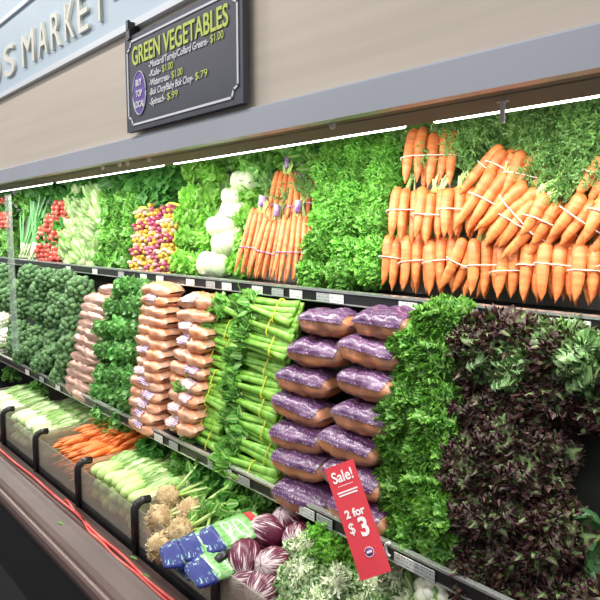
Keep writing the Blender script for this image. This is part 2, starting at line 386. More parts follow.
# fascia wall above
mb = MB(); mb.box(XL, XR, 1.02, 1.06, .318+EYE, .672+EYE); struct('wall_fascia', mb.mesh('wall_fascia', 'fascia', False))
mb = MB(); mb.box(XL, XR, 1.0, 1.06, .672+EYE, .694+EYE); struct('trim_1', mb.mesh('trim_1', 'trim', False))
mb = MB(); mb.box(XL, XR, 1.012, 1.06, .694+EYE, 1.6+EYE); struct('wall_upper', mb.mesh('wall_upper', 'bluepanel', False))
mb = MB(); mb.box(XL, XR, 1.0, 1.05, 1.015+EYE, 1.035+EYE); struct('trim_2', mb.mesh('trim_2', 'trim', False))
mb = MB(); mb.box(-2.12, XR, 1.004, 1.05, .80+EYE, 1.015+EYE); struct('trim_3', mb.mesh('trim_3', 'trim', False))

# lettering helper
def T0(x): return Matrix.Translation((x, 0, 0))
def text_mesh(txt, size, ext, m, sx=1.0, bold=0, shear=0, al='LEFT', spacing=1.0, width=None):
    c = bpy.data.curves.new('lettering', 'FONT'); c.body = txt; c.size = size; c.extrude = ext; c.offset = bold; c.shear = shear
    c.align_x = al; c.space_character = spacing
    o = bpy.data.objects.new('t', c); col.objects.link(o)
    dg = bpy.context.evaluated_depsgraph_get(); me = bpy.data.meshes.new_from_object(o.evaluated_get(dg))
    bpy.data.objects.remove(o)
    me.materials.clear(); me.materials.append(M[m])
    if width:
        a = min(v.co.x for v in me.vertices); b = max(v.co.x for v in me.vertices); sx = width/(b-a)
        if al == 'LEFT': me.transform(T0(-a))
    me.transform(Matrix.Diagonal((sx, 1, 1, 1)))
    return me
UP = Matrix.Rotation(PI/2, 4, 'X')   # text stands upright facing -y
for ch, ua, ub in (('O', -13, -3), ('S', 1, 12), ('M', 19, 32), ('A', 35, 45), ('R', 48, 58), ('K', 62, 72), ('E', 75, 86), ('T', 91, 103)):
    xa, xb = (at(u, 50-(u*.45), ((.99, -3), (.99, 3))).x for u in (ua, ub))
    me = text_mesh(ch, .205, .006, 'letters', 1, 0, width=(xb-xa)*.92)
    tag(ob('sign_letter', me, None, T(xa, 1.005, EYE+.752) @ UP), 'raised cream letter %s on the pale blue wall panel' % ch, 'letter', 'raised letters on the blue panel')

# chalk board sign
sg = tag(ob('hanging_chalkboard_sign', None, None, T(-1.995, .985, EYE+.333)), 'dark slate sign reading GREEN VEGETABLES hung on the wooden fascia', 'sign')
W_, H_ = .66, .305
def spart(name, me, mtx=None, parent=sg, label=None):
    o = ob(name, me, parent, mtx)
    if label: o['label'] = label
    return o
mb = MB(); mb.box(0, W_, 0, .018, 0, H_); bd = spart('board', mb.mesh('board', 'slate', False))
def outline(pts, w, yy):
    mb = MB(); n = len(pts)
    for i in range(n):
        a = Vector((pts[i][0], yy, pts[i][1])); b = Vector((pts[(i+1) % n][0], yy, pts[(i+1) % n][1])); d = (b-a).normalized(); s = d.cross(Vector((0, 1, 0)))*w/2
        e = d*w*.4
        mb.quad(a-s-e, b-s+e, b+s+e, a+s-e)
        mb.quad(a-s-e+Vector((0, .002, 0)), a+s-e+Vector((0, .002, 0)), b+s+e+Vector((0, .002, 0)), b-s+e+Vector((0, .002, 0)))
    return mb
g = .02; c_ = .028
fr_pts = [(g+c_, g), (W_-g-c_, g), (W_-g-c_*.7, g+c_*.7), (W_-g, g+c_), (W_-g, H_-g-c_), (W_-g-c_*.7, H_-g-c_*.7), (W_-g-c_, H_-g), (g+c_, H_-g), (g+c_*.7, H_-g-c_*.7), (g, H_-g-c_), (g, g+c_), (g+c_*.7, g+c_*.7)]
spart('chalk_border', outline(fr_pts, .0065, -.003).mesh('chalk_border', 'white', False), label='white chalk border with notched corners')
spart('heading', text_mesh('GREEN VEGETABLES', .080, .001, 'lime', 1, .0012, width=.545), T(.055, -.002, .208) @ UP, label='lime green chalk heading')
lines = [('-Mustard/Turnip/Collard Greens-', '$1.00', .180, .34), ('-Kale-', '$1.00', .152, .075), ('-Watercress-', '$1.00', .124, .13), ('-Bok Choy/Baby Bok Choy-', '$.79', .096, .26), ('-Spinach-', '$.99', .066, .10)]
for a, b, z, w in lines:
    spart('chalk_text', text_mesh(a, .029, .0006, 'white', 1, .0004, .15, width=w), T(.165, -.002, z) @ UP, label='white chalk writing')
    spart('chalk_price', text_mesh(b, .030, .0006, 'lime', 1, 0, width=.062), T(.175+w, -.002, z) @ UP, label='lime green chalk price')
mb = MB(); rows = [[Vector((.098+.044*k*math.cos(2*PI*i/28), -.002-.001*(1-k), .115+.068*k*math.sin(2*PI*i/28))) for i in range(28)] for k in (1, .5, .01)]; mb.grid(rows, closed=True)
ov = spart('oval_badge', mb.mesh('oval_badge', 'violet', False), label='violet oval badge')
mb = MB(); mb.tube([Vector((.098+.044*math.cos(2*PI*i/28), -.003, .115+.068*math.sin(2*PI*i/28))) for i in range(29)], .0018, 4); ob('oval_rim', mb.mesh('oval_rim', 'white'), ov)['label'] = 'thin white rim'
for i, w in enumerate(('BUY', 'TOP', 'LOCAL')):
    ob('badge_text', text_mesh(w, .029, .0008, 'white', .75, .0008, al='CENTER'), ov, T(.098, -.004, .138-.034*i) @ UP)['label'] = 'white word on badge'
for xx in (.035, W_-.03):
    mb = MB(); mb.box(xx-.012, xx+.012, -.006, .03, H_-.01, H_+.045); mb.box(xx-.008, xx+.008, -.008, .0, H_+.02, H_+.05); spart('hanging_clip', mb.mesh('hanging_clip', 'black', False), label='black clip')

# unlit white knobs added in place of small lights under the canopy
for i, (u, v, d) in enumerate(((105, 163, 'leftmost'), (122, 160, 'second from left'), (130, 158, 'third from left'), (151, 155, 'just left of the chalkboard edge'), (331, 113, 'above the curly greens'))):
    yy = 1.06; x = xat(u, yy); mb = MB(); mb.ell((0, 0, 0), (.008, .008, .010), 10, 6); mb.box(-.004, .004, -.004, .004, .004, .022)
    tag(ob('canopy_light_knob', mb.mesh('canopy_light_knob', 'salewhite'), None, T(x, yy, EYE+.252)), 'small white light stand-in under the grey canopy rail, ' + d, 'clip', 'light stand-ins under the canopy')
mb = MB(); mb.box(-.005, .005, -.002, .002, -.045, 0); mb.box(-.012, .012, -.004, .004, -.004, .004)
tag(ob('tag_hanger', mb.mesh('tag_hanger', 'salewhite', False), None, T(xat(497, 1.15), 1.15, EYE+.262)), 'thin white hanger under the canopy above the orange carrots', 'hanger')

# canopy lamps: fluorescent tubes behind the lip, as in any such case
tube_x = [-7.2+1.25*i for i in range(7)]
for i, x in enumerate(tube_x):
    mb = MB(); mb.tube([(x, 0, 0), (x+1.15, 0, 0)], .013, 10); me = mb.mesh('lamp_tube', 'tube')
    mb = MB(); mb.box(x-.03, x+1.18, -.03, .03, .018, .05); me2 = mb.mesh('lamp_housing', 'trim', False)
    r = thing('fluorescent_lamp', [('tube', me, None, None), ('housing', me2, None, None)], 'fluorescent tube behind the canopy lip, %s along the case' % lr(i, 7), 'lamp', 'canopy lamps', T(0, 1.285, EYE+.2785))
for i in range(4):
    ld = bpy.data.lights.new('canopy_light', 'AREA'); ld.shape = 'RECTANGLE'; ld.size = 2.2; ld.size_y = .06; ld.energy = 24; ld.color = (1, 1, .93)
    o = bpy.data.objects.new('canopy_light', ld); col.objects.link(o); o.location = (-6.6+2.2*i, 1.285, EYE+.257); o.rotation_euler = (R(14), 0, 0)
# store ceiling lamps over the aisle
for x in (-7.0, -4.4, -1.8, .8):
    for y in (-.6, -3.2):
        ld = bpy.data.lights.new('ceiling_light', 'AREA'); ld.shape = 'RECTANGLE'; ld.size = 1.3; ld.size_y = .5; ld.energy = 52 if x < -1 else 26; ld.color = (1, .97, .93)
        o = bpy.data.objects.new('ceiling_light', ld); col.objects.link(o); o.location = (x, y, 4.0)
w = bpy.data.worlds.new('world'); bpy.context.scene.world = w; w.use_nodes = True
w.node_tree.nodes['Background'].inputs[0].default_value = (.93, .96, 1, 1); w.node_tree.nodes['Background'].inputs[1].default_value = .38

# price tags in rails
def tagmesh(w, m): 
    mb = MB(); mb.box(0, w, -.0015, .0015, 0, .03); return mb.mesh('price_tag', m, False)
tw, tg = tagmesh(.068, 'whitetag'), tagmesh(.068, 'greytag')
NEARBY = ['left of', 'below']
def rail_tags(y, z, items, where):
    for i, (u, g_, what) in enumerate(items):
        tag(ob('price_tag', tg if g_ else tw, None, T(xat(u, y), y-.003, z+EYE-.038)), '%s price tag in the %s shelf rail %s' % ('grey' if g_ else 'white', where, what), 'price tag', 'price tags on the %s shelf' % where)
rail_tags(1.497, -.205, [(66, 0, 'under the radishes'), (92, 0, 'under the pale bok choy'), (118, 1, 'under the leafy green bunches'), (140, 0, 'under the rainbow chard left side'), (156, 0, 'under the rainbow chard right side'), (186, 0, 'under the dill'), (206, 1, 'left below the white fennel'), (222, 0, 'right below the white fennel'), (252, 0, 'left under the thin carrots'), (272, 1, 'middle under the thin carrots'),
    (290, 0, 'right under the thin carrots'), (317, 1, 'left under the curly parsley'), (330, 0, 'right under the curly parsley'), (400, 0, 'leftmost under the orange carrots'), (425, 0, 'second under the orange carrots'), (549, 0, 'below the orange carrots'), (566, 0, 'rightmost below the orange carrots'), (455, 1, 'middle below the orange carrots')], 'upper')
rail_tags(1.247, -.850, [(20, 0, 'under the broccoli left part'), (34, 1, 'under the broccoli middle part'), (50, 0, 'under the broccoli right part'), (150, 0, 'under the small carrot bags'), (165, 1, 'right under the small carrot bags'), (205, 1, 'left below the celery'), (218, 0, 'middle below the celery'), (236, 1, 'right below the celery'), (300, 0, 'left below the purple bags'), (318, 1, 'right below the purple bags'), (400, 0, 'under the curly kale'), (420, 1, 'right under the curly kale')], 'lower')

# red tubes lying on the bumper
for lab, pts, nm in (('red tube running the whole length of the bumper', [(-7.5, .965), (-4, .962), (-3.2, .962), (-2.6, .968), (-2.2, .960), (-1.8, .955), (-1.3, .958), (-.3, .96)], 0),
                ('short red tube beside the long one on the bumper', [(-2.62, .985), (-2.45, .972), (-2.25, .945), (-2.0, .938), (-1.7, .942), (-1.3, .94), (-.6, .94)], 1)):
    P = [Vector((x, y-.033, EYE-1.161)) for x, y in pts]; Q = []
    for i in range(len(P)-1):
        for k in range(6): Q.append(P[i].lerp(P[i+1], k/6)+Vector((0, .003*math.sin(i*6+k), 0)))
    mb = MB(); mb.tube(Q, .006, 6); tag(ob('red_tube', mb.mesh('red_tube', 'hose')), lab, 'tube', 'red tubes on the bumper')
# bits of leaf on the bumper
for i, (x, y, z) in enumerate(((-2.43, .85, -1.160), (-2.0, .95, -1.165), (-1.85, .92, -1.155))):
    mb = MB(); leaf(mb, (0, 0, 0), (1, .3, .1), (0, 0, 1), .035, .006, nl=4, nw=2, curl=.4); tag(ob('leaf_scrap', mb.mesh('leaf_scrap', 'midgreen'), None, T(x, y, z+EYE)), ('small green leaf scrap lying ' + ('on the brown bumper', 'beside the red tubes', 'on the red tubes further right')[i]), 'leaf', 'leaf scraps')

# bins in the bottom deck
BX = [-4.69, -4.16, -3.63, -3.10, -2.57, -2.04, -1.51, -.98, -.45, .08]
mb = MB(); mb.box(0, .52, .0, .005, 0, .150); fp = mb.mesh('front_panel', 'acrylic', False)
mb = MB(); mb.box(0, .525, -.004, .02, -.035, .012); mb.box(0, .525, -.006, 0, -.002, .008); br = mb.mesh('base_rail', 'black', False)
mb = MB(); mb.box(0, .525, .004, .9, -.012, -.006); bt = mb.mesh('bin_tray', 'black', False)
cont = ['leeks', 'pale leeks', 'pale leeks', 'loose carrots', 'pale green husked corn', 'celeriac and blue packets', 'radicchio and frisee', 'frisee', 'greens']
for i in range(len(BX)-1):
    thing('produce_bin', [('front_panel', fp, T(.004, 0, 0), None, 'clear acrylic front'), ('base_rail', br, None, None), ('tray', bt, None, None)], 'clear fronted bin holding %s in the bottom deck%s' % (cont[i], ['', ', far left', '', '', '', '', '', ', nearest', ', far right'][i]), 'bin', 'bottom deck bins', T(BX[i], 1.0, EYE-1.165))
mb = MB()
pr = [(-.008, -.03), (-.008, .165), (.0, .185), (.02, .195), (.9, .195), (.9, -.012), (.03, -.012), (.03, -.03)]
a = [Vector((-.006, y, z)) for y, z in pr]; b = [Vector((.006, y, z)) for y, z in pr]
# divider: thick black front bracket plus thin clear sheet
mb.tube([(0, 0, -.03), (0, -.002, .10), (0, .0, .15), (0, .010, .168), (0, .03, .176), (0, .06, .172)], .016, 8)
dv = mb.mesh('bracket', 'black')
mb = MB(); mb.box(-.002, .002, .01, .85, -.01, .175); dv2 = mb.mesh('sheet', 'acrylic', False)
for i, x in enumerate(BX[1:]):
    nm = ['at the far left', 'left of the pale leeks', 'left of the carrot bin', 'between carrots and corn', 'between corn and celeriac', 'left of the radicchio', 'right of the radicchio', 'near the sale sign foot', 'at the far right end'][i]
    thing('bin_divider', [('bracket', dv, None, None, 'rounded black front bracket'), ('sheet', dv2, None, None, 'clear sheet')], 'black bracketed bin divider ' + nm, 'divider', 'bin dividers', T(x-.002, .994, EYE-1.165))

# translucent upright divider at far left, end of this case
mb = MB(); mb.box(-.035, .035, 0, .02, 0, .98); mb2 = MB(); mb2.box(-.035, .035, -.004, .0, 0, .95)
thing('upright_divider', [('panel', mb.mesh('panel', 'postglass', False), None, None)], 'pale translucent upright divider strip left of the broccoli', 'divider', None, T(xat(13, 1.24), 1.215, EYE-.75))

# ================================================================== PRODUCE MESHES
def carrot_me(L, r, seed, m='carrot', bend=.006, n=9):
    rg = random.Random(seed); mb = MB()
    prof = [(0, .0008), (.06, .0035), (.16, r*.55), (.32, r*.74), (.5, r*.86), (.7, r*.96), (.86, r), (.95, r*.9), (1, r*.45)]
    lathe(mb, [(z*L, q if i else q) for i, (z, q) in enumerate(prof)], n, rg.uniform(-bend, bend), seed, wob=.002)
    return mb.mesh('carrot', m)
CAR = [carrot_me(.165, .0195, s) for s in range(5)]
THIN = [carrot_me(.22, .0125, 10+s, 'carrot_thin', .006, 8) for s in range(4)]
LOOSE = [carrot_me(.20, .0185, 20+s, 'carrot_loose', .012, 8) for s in range(5)]
def ring_me(pts, r, m, ry=.6):
    mb = MB(); mb.tube(pts+[pts[0]], r, 6, squash=ry); return mb.mesh('tie_band', m)
def band_me(w, d, z, m, r=.0035, tilt=.0):
    pts = []
    for i in range(20):
        a = 2*PI*i/20; ca, sa = math.cos(a), math.sin(a)
        pts.append(Vector((w*math.copysign(abs(ca)**.55, ca), d*math.copysign(abs(sa)**.55, sa), z+tilt*ca)))
    return ring_me(pts, r, m)
def tuft_me(seed, n, L, spread=.5, stemL=.05, m='feather', zb=.16, back=.5, pairs=9, lw=.0022, up=1.0, w=.03):
    rg = random.Random(seed); mb = MB()
    for i in range(n):
        d = Vector((rg.gauss(0, spread), back*rg.uniform(.2, 1.3), up)).normalized(); o = Vector((rg.uniform(-w, w), rg.uniform(-.01, .01), zb))
        mid = o*1.0+Vector((-o.x*.6, 0, stemL)); mb.tube([o, mid, mid+d*L*.25], [.0032, .0026, .0018], 5, m=1)
        frond(mb, mid+d*L*.15, d, L*rg.uniform(.8, 1.15), rg, pairs, .38, .7, 4, lw)
    return mb.mesh('leafy_top', [m, 'stem'])
TUFT = [tuft_me(s, 9, .15, .35) for s in range(3)]
TUFTL = [tuft_me(30+s, 16, .26, .5, .07, back=.25, lw=.0026) for s in range(3)]
TUFTS = [tuft_me(50+s, 7, .07, .3, .05, zb=.2, back=.4) for s in range(2)]
def carrot_bunch(p0, p1, n, label, group, tl=0, seed=0, thin=False, width=None):
    rg = random.Random(seed*13+5); p0 = Vector(p0); p1 = Vector(p1)
    if p0.z < EYE-.185: p1.z += (EYE-.185-p0.z)*.6; p0.z = EYE-.185
    L0 = (.22 if thin else .165)
    L = (p1-p0).length; s = L/L0*1.0; mt = frame(p0, p1-p0, s=1)
    nf = (n+1)//2+ (1 if n > 3 else 0); r = (.0125 if thin else .0195)*1.0
    parts = []
    sz = Matrix.Diagonal((1, 1, s, 1))
    k = 0
    for row, cnt in ((0, nf), (1, n-nf)):
        for i in range(cnt):
            x = (i-(cnt-1)/2)*r*1.82; fan = x*rg.uniform(2.0, 4.5) if thin else x*rg.uniform(-.3, 1.5)
            me = (THIN if thin else CAR)[rg.randrange(4)]
            q = T(x+rg.uniform(-.002, .002), row*r*1.7+rg.uniform(-.003, .003), rg.uniform(-.012, .01)) @ RY(-fan*.6 if not thin else 0) @ RZ(rg.uniform(0, 6)) @ sz
            if thin:
                q = T(x*1.35, row*r*1.6, rg.uniform(-.01, .01)) @ RY(-x*1.6) @ RZ(rg.uniform(0, 6)) @ sz
            parts.append(('carrot', me, q, None)); k += 1
    w = nf*r*1.82/2+r*.25
    bz = L*(.42 if thin else rg.uniform(.45, .6))
    parts.append(('tie_band', band_me(w*(1.08 if thin else 1.0)+.002, r*2.0, 0, 'purpleband' if thin else 'band', .003 if thin else .0026, rg.uniform(-.01, .01)), T(0, r*.8, bz), None))
    sc = T(0, r, L-.16*1.0) 
    if tl == 2: parts.append(('leafy_top', TUFTL[seed % 3], sc, None))
    elif tl == 1: parts.append(('leafy_top', TUFT[seed % 3], sc, None))
    else: parts.append(('leafy_top', TUFTS[seed % 2], T(0, r, L-.20), None))
    if seed % 3 == 0 or seed in (22, 23, 25): parts.append(('stems', STB[seed % 3], T(0, -r*.4, L-.012), None, 'pale green stems'))
    if thin:
        parts.append(('purple_tag', PTAG, T(0, -.01, L+.035) @ RX(.15) @ RZ(rg.uniform(-.4, .4)), None, 'white and purple tag'))
    return thing('carrot_bunch', parts, label, 'carrots', group, mt)
mb = MB(); mb.tube([(0, 0, -.022), (0, 0, .022)], [.020, .024], 10, squash=.55); PTAG = mb.mesh('purple_tag', 'purpleband')

# ---- big orange bunches
def stub_me(seed):
    rg = random.Random(seed); mb = MB()
    for i in range(10):
        x = rg.uniform(-.022, .022); d = Vector((x*9+rg.uniform(-.3, .3), -.25, 1)).normalized(); o = Vector((x, 0, 0)); l = rg.uniform(.035, .06)
        mb.tube([o, o+d*l*.5, o+d*l+Vector((d.x*.01, -.004, -.004))], [.0038, .0032, .0026], 5)
    return mb.mesh('stems', 'stem')
STB = [stub_me(q) for q in range(3)]
G = 'orange carrot bunches with white bands'
pos1 = [(397, 297, 404, 247, 4), (420, 299, 424, 246, 4), (446, 299, 448, 246, 4), (458, 302, 482, 252, 3), (490, 301, 494, 247, 4), (517, 302, 521, 250, 4), (545, 303, 548, 248, 4), (570, 306, 574, 250, 5), (598, 306, 603, 250, 4), (628, 308, 634, 252, 4)]
for i, (a, b, c, d, n) in enumerate(pos1):
    back = .02
    carrot_bunch(at(a, b-4, TOP, .045), at(c, d-8, TOP, .045), n+2, 'orange carrot bunch standing on the upper shelf, %s in bottom row' % lr(i, len(pos1)), G, 0, i)
pos2 = [(406, 243, 412, 190, 4, 0), (432, 242, 438, 190, 4, 0), (462, 238, 466, 188, 4, 0), (470, 238, 512, 176, 4, 1), (488, 245, 540, 196, 4, 1), (502, 254, 540, 205, 4, 1), (538, 246, 566, 203, 4, 1), (566, 250, 600, 205, 4, 1), (608, 245, 632, 195, 4, 1)]
for i, (a, b, c, d, n, t) in enumerate(pos2):
    bk = -.012 if i in (5,) else (-.025 if i == 4 else -.002)
    carrot_bunch(at(a, b, TOP, bk), at(c, d, TOP, bk+.01), n+2, 'orange carrot bunch, %s in middle row of the pile%s' % (lr(i, len(pos2)), ', leaning right' if i > 2 else ''), G, t, i+20)
pos3 = [(427, 186, 434, 130, 5, 1), (474, 205, 518, 155, 4, 2), (520, 205, 540, 160, 4, 2), (497, 190, 520, 158, 3, 2), (596, 205, 626, 165, 4, 2)]
nm3 = ['upright orange carrot bunch alone atop the pile beside the curly parsley', 'orange carrot bunch atop the pile, leaning right with long feathery tops', 'orange carrot bunch atop the pile right of the leaning one', 'small carrot bunch at back of pile under feathery tops', 'orange carrot bunch atop the pile at the right edge']
for i, (a, b, c, d, n, t) in enumerate(pos3):
    carrot_bunch(at(a, b, TOP, -.02 if i == 0 else .012), at(c, d, TOP, -.02 if i == 0 else .025), n+2, nm3[i], G, t, i+40)
# feathery tops behind the carrots
def green_bunch(name, me_leaf, u, v, pl, back, label, cat, group, z=Vector((0, 0, 1)), s=1, rz=0, front=FRONT, extra=None):
    m = frame(at(u, v, pl, back), z, front, s) @ RZ(rz)
    return thing(name, [('foliage', me_leaf, None, None)] + (extra or []), label, cat, group, m)
def featherball(seed, n, L, m='feather', lw=.0026, r=.03):
    rg = random.Random(seed); mb = MB()
    for i in range(n):
        d = rdir(rg); d.y = -abs(d.y)*.8; d.z = abs(d.z)*.8+.1 if rg.random() < .8 else d.z
        d.normalize(); frond(mb, Vector((0, 0, 0))+d*r, d, L*rg.uniform(.7, 1.1), rg, 8, .42, .9, 4, lw)
    return mb.mesh('foliage', m)
FB = [featherball(60+s, 56, .17, 'feather', .0013) for s in range(3)]
pts = [(455, 138), (472, 128), (490, 126), (512, 124), (536, 124), (562, 132), (582, 146), (548, 138), (578, 164), (592, 184), (600, 130), (606, 156), (464, 152), (625, 146), (620, 176), (575, 116), (520, 112)]
for i, (u, v) in enumerate(pts):
    thing('carrot_greens', FB[i % 3], 'feathery carrot greens behind the orange bunches, %s of the row' % lr(sorted([p[0] for p in pts]).index(u), len(pts)), 'greens', 'feathery greens behind the carrots', frame(at(u, v, TOP, .11+.02*(i % 3)), (rnd.uniform(-.2, .3), .1, 1), s=1.0))

# ---- thin carrots
G = 'thin carrot bunches with purple bands'
tc_ = [(247, 280, 262, 212, 5, 'front left'), (262, 282, 276, 222, 5, 'front second from left'), (290, 284, 298, 218, 6, 'front right'), (277, 232, 287, 172, 5, 'upper left, with tag at top'), (300, 225, 304, 180, 4, 'upper right beside the curly parsley')]
for i, (a, b, c, d, n, lb) in enumerate(tc_):
    carrot_bunch(at(a, b, TOP, .0 if i < 3 else .05), at(c, d, TOP, .02 if i < 3 else .07), n+3, 'thin pale orange carrot bunch with purple tag, ' + lb, G, 1, i+60, True)

# ---- foliage generators
def shell_bunch(seed, n, rx, ry, rz, L, W, ruf, m, fr=2.5, nl=5, nw=4, curl=.8, jit=.35, core=.72, droop=0, front=True):
    rg = random.Random(seed); mb = MB(); ga = PI*(3-5**.5)
    for i in range(n):
        zz = 1-2*(i+.5)/n; q = math.sqrt(1-zz*zz); a = i*ga
        d = Vector((q*math.cos(a), q*math.sin(a), zz))
        if front and d.y > .35: continue
        k = rg.uniform(.72, 1.0); o = Vector((d.x*rx*k, d.y*ry*k, d.z*rz*k))
        dd = (d*.7+rdir(rg)*jit*1.5+Vector((0, 0, -droop))).normalized(); nn = (d+rdir(rg)*jit).normalized()
        leaf(mb, o-dd*L*.4, dd, nn, L*rg.uniform(.75, 1.2), W*rg.uniform(.75, 1.15), ruf, fr, rg.uniform(.2, 1.2)*curl, nl, nw, rg=rg)
    mb.ell((0, 0, 0), (rx*core, ry*core, rz*core), 10, 6, .2, seed)
    return mb.mesh('foliage', m)
PARS = [shell_bunch(100+s, 330, .085, .06, .075, .040, .023, .010, 'curly', jit=.5, fr=2.5, nl=6, nw=6) for s in range(4)]
CIL = [shell_bunch(110+s, 190, .085, .06, .06, .045, .014, .003, 'cilantro', nl=4, nw=2, jit=.5) for s in range(3)]
DILL = [shell_bunch(120+s, 170, .08, .05, .06, .04, .010, .003, 'dill', nl=3, nw=2, jit=.6) for s in range(3)]
MIDG = [shell_bunch(130+s, 60, .07, .05, .055, .075, .028, .008, 'midgreen', jit=.4) for s in range(3)]
DARK = [shell_bunch(140+s, 60, .09, .06, .06, .09, .036, .006, 'darkgreen', jit=.4) for s in range(3)]
def kale_me(seed, m, n=46, R0=.09, L=.12, W=.042, ruf=.017, fr=4, m2=None):
    rg = random.Random(seed); mb = MB()
    for i in range(n):
        d = rdir(rg); 
        if d.y > .2: d.y = -d.y
        o = Vector((d.x*R0*.6, d.y*R0*.45, d.z*R0*.5))
        dd = (d+Vector((0, 0, rg.uniform(-.3, .5)))).normalized()
        nn = Vector((rg.uniform(-.5, .5), -1, rg.uniform(0, 1.2)))
        mi = 1 if (m2 and rg.random() < .3) else 0
        leaf(mb, o, dd, nn, L*rg.uniform(.7, 1.15), W*rg.uniform(.7, 1.2), ruf, fr, rg.uniform(.3, 1.6), 14, 8, rg.uniform(-.3, .3), rg=rg, blunt=.8, m=mi)
    mb.ell((0, .01, 0), (R0*.8, R0*.5, R0*.7), 10, 6, .2, seed)
    return mb.mesh('foliage', [m, m2] if m2 else m)
KALE = [shell_bunch(150+s, 300, .095, .075, .08, .052, .033, .015, 'kale', jit=.5, fr=3, nl=8, nw=8, curl=1.2) for s in range(3)]
REDK = [shell_bunch(160+s, 240, .10, .07, .085, .055, .036, .017, 'redkale', jit=.55, fr=3, nl=8, nw=8, curl=1.3) for s in range(4)]
GRDK = [shell_bunch(170+s, 150, .10, .07, .08, .07, .042, .016, 'greenred', jit=.5, fr=3.5, nl=10, nw=6, curl=1.3) for s in range(2)]

def patch(name, meshes, rows, pl, label, cat, group, back=.05, s=1.0, jit=.012, z=(0, 0, 1), part_='foliage', extra=None, seed=0):
    """rows: list of lists of (u, v), bottom row first, left to right"""
    rg = random.Random(seed+3); n = len(rows)
    for r, row in enumerate(rows):
        for i, (u, v) in enumerate(row):
            p = at(u, v, pl, back)+rdir(rg)*jit
            zz = Vector(z)+rdir(rg)*.25
            me = meshes[rg.randrange(len(meshes))]
            lb = label + ', ' + (lr(i, len(row)) + ' in ' if len(row) > 1 else '') + (rowname(r, n) if n > 1 else 'the row')
            if n == 1: lb = label + ', ' + lr(i, len(row))
            parts = [(part_, me, None, None)] + (extra(rg) if extra else [])
            if len(parts) == 1: parts = me
            thing(name, parts, lb, cat, group, frame(p, zz, s=s*rg.uniform(.92, 1.1)))
def grid(u0, u1, v0, v1, nu, nv, du=0, dv=0):
    """pixel grid; du shifts the top row sideways, dv lowers the right end"""
    out = []
    for r in range(nv):
        f = r/max(1, nv-1); out.append([(u0+(u1-u0)*(i+.5)/nu+du*f, v1-(v1-v0)*f+dv*((i+.5)/nu)*(1-f)) for i in range(nu)])
    return out
# curly parsley
patch('parsley_bunch', PARS, grid(306, 385, 150, 272, 3, 6, 20), TOP, 'bright curly parsley bunch beside the orange carrots', 'parsley', 'curly parsley bunches', .055, .82)
patch('parsley_bunch', PARS, [[(355, 135), (385, 135), (405, 150)]], TOP, 'dark curly parsley bunch topping the parsley pile', 'parsley', 'parsley bunches along the top', .12, .8)
# dill
patch('herb_bunch', DILL, grid(176, 212, 172, 262, 2, 5, 10), TOP, 'fluffy bright green herb bunch left of white bulbs', 'herbs', 'fluffy green herb bunches', .05, .95)
# fronds right of fennel
patch('herb_bunch', DILL, grid(232, 250, 195, 265, 1, 4, 8), TOP, 'feathery pale green bunch beside thin carrots', 'herbs', 'feathery bunches between bulbs and carrots', .06, .85)
# top back greens
patch('leafy_bunch', DARK, [[(40, 190), (60, 187), (78, 184), (98, 182), (118, 183), (140, 180), (158, 176), (172, 180), (150, 194), (166, 196), (84, 196)]], TOP, 'dark leafy greens bunch along the top left of the case', 'greens', 'dark leafy greens along the top', .05, 1.0)
patch('leafy_bunch', MIDG, [[(180, 165), (205, 160), (228, 158), (250, 156), (262, 175), (292, 150), (318, 146), (330, 160)]], TOP, 'light leafy greens bunch along the top above white bulbs', 'greens', 'light leafy greens along the top', .09, 1.15)
patch('leafy_bunch', DARK, [[(300, 150), (345, 132), (375, 128), (400, 124), (450, 122), (480, 118)]], TOP, 'dark green bunch at the top back above the parsley', 'greens', 'dark greens at the top back', .16, .9)
# green bunches (upright leafy)
patch('leafy_bunch', MIDG, grid(98, 136, 200, 262, 3, 5, 8), TOP, 'small leafy green bunch between bok choy and chard', 'greens', 'small leafy green bunches', .04, .8)
patch('leafy_bunch', MIDG, [[(3, 240), (10, 250), (12, 236), (22, 200), (34, 210), (10, 215), (15, 222)]], TOP, 'pale leafy bunch by the far left end', 'greens', 'pale leafy bunches at the far left', .10, 1.1)
# cilantro
rows = [[(108, 415), (128, 418)], [(104, 395), (122, 398), (136, 400)], [(106, 375), (122, 375), (138, 378)], [(108, 352), (124, 352), (140, 352)], [(110, 330), (126, 328), (142, 330)], [(118, 308), (134, 306), (148, 310)], [(128, 290), (142, 290)]]
patch('cilantro_bunch', CIL, rows, MID, 'dark leafy cilantro bunch left of the small carrot bags', 'cilantro', 'cilantro bunches', .04, 1.0)
# green curly kale
rows = [[(420, 535), (450, 548)], [(402, 508), (432, 515), (458, 520)], [(398, 480), (428, 482), (455, 488)], [(404, 452), (430, 450), (455, 456)], [(412, 420), (440, 425)], [(412, 396), (442, 398)], [(412, 372), (445, 372)], [(418, 348), (448, 346)], [(432, 326), (452, 330)]]
patch('curly_kale_bunch', KALE, rows, MID, 'bright curly kale bunch right of the purple bags', 'kale', 'bright curly kale bunches', .06, .80, jit=.022)
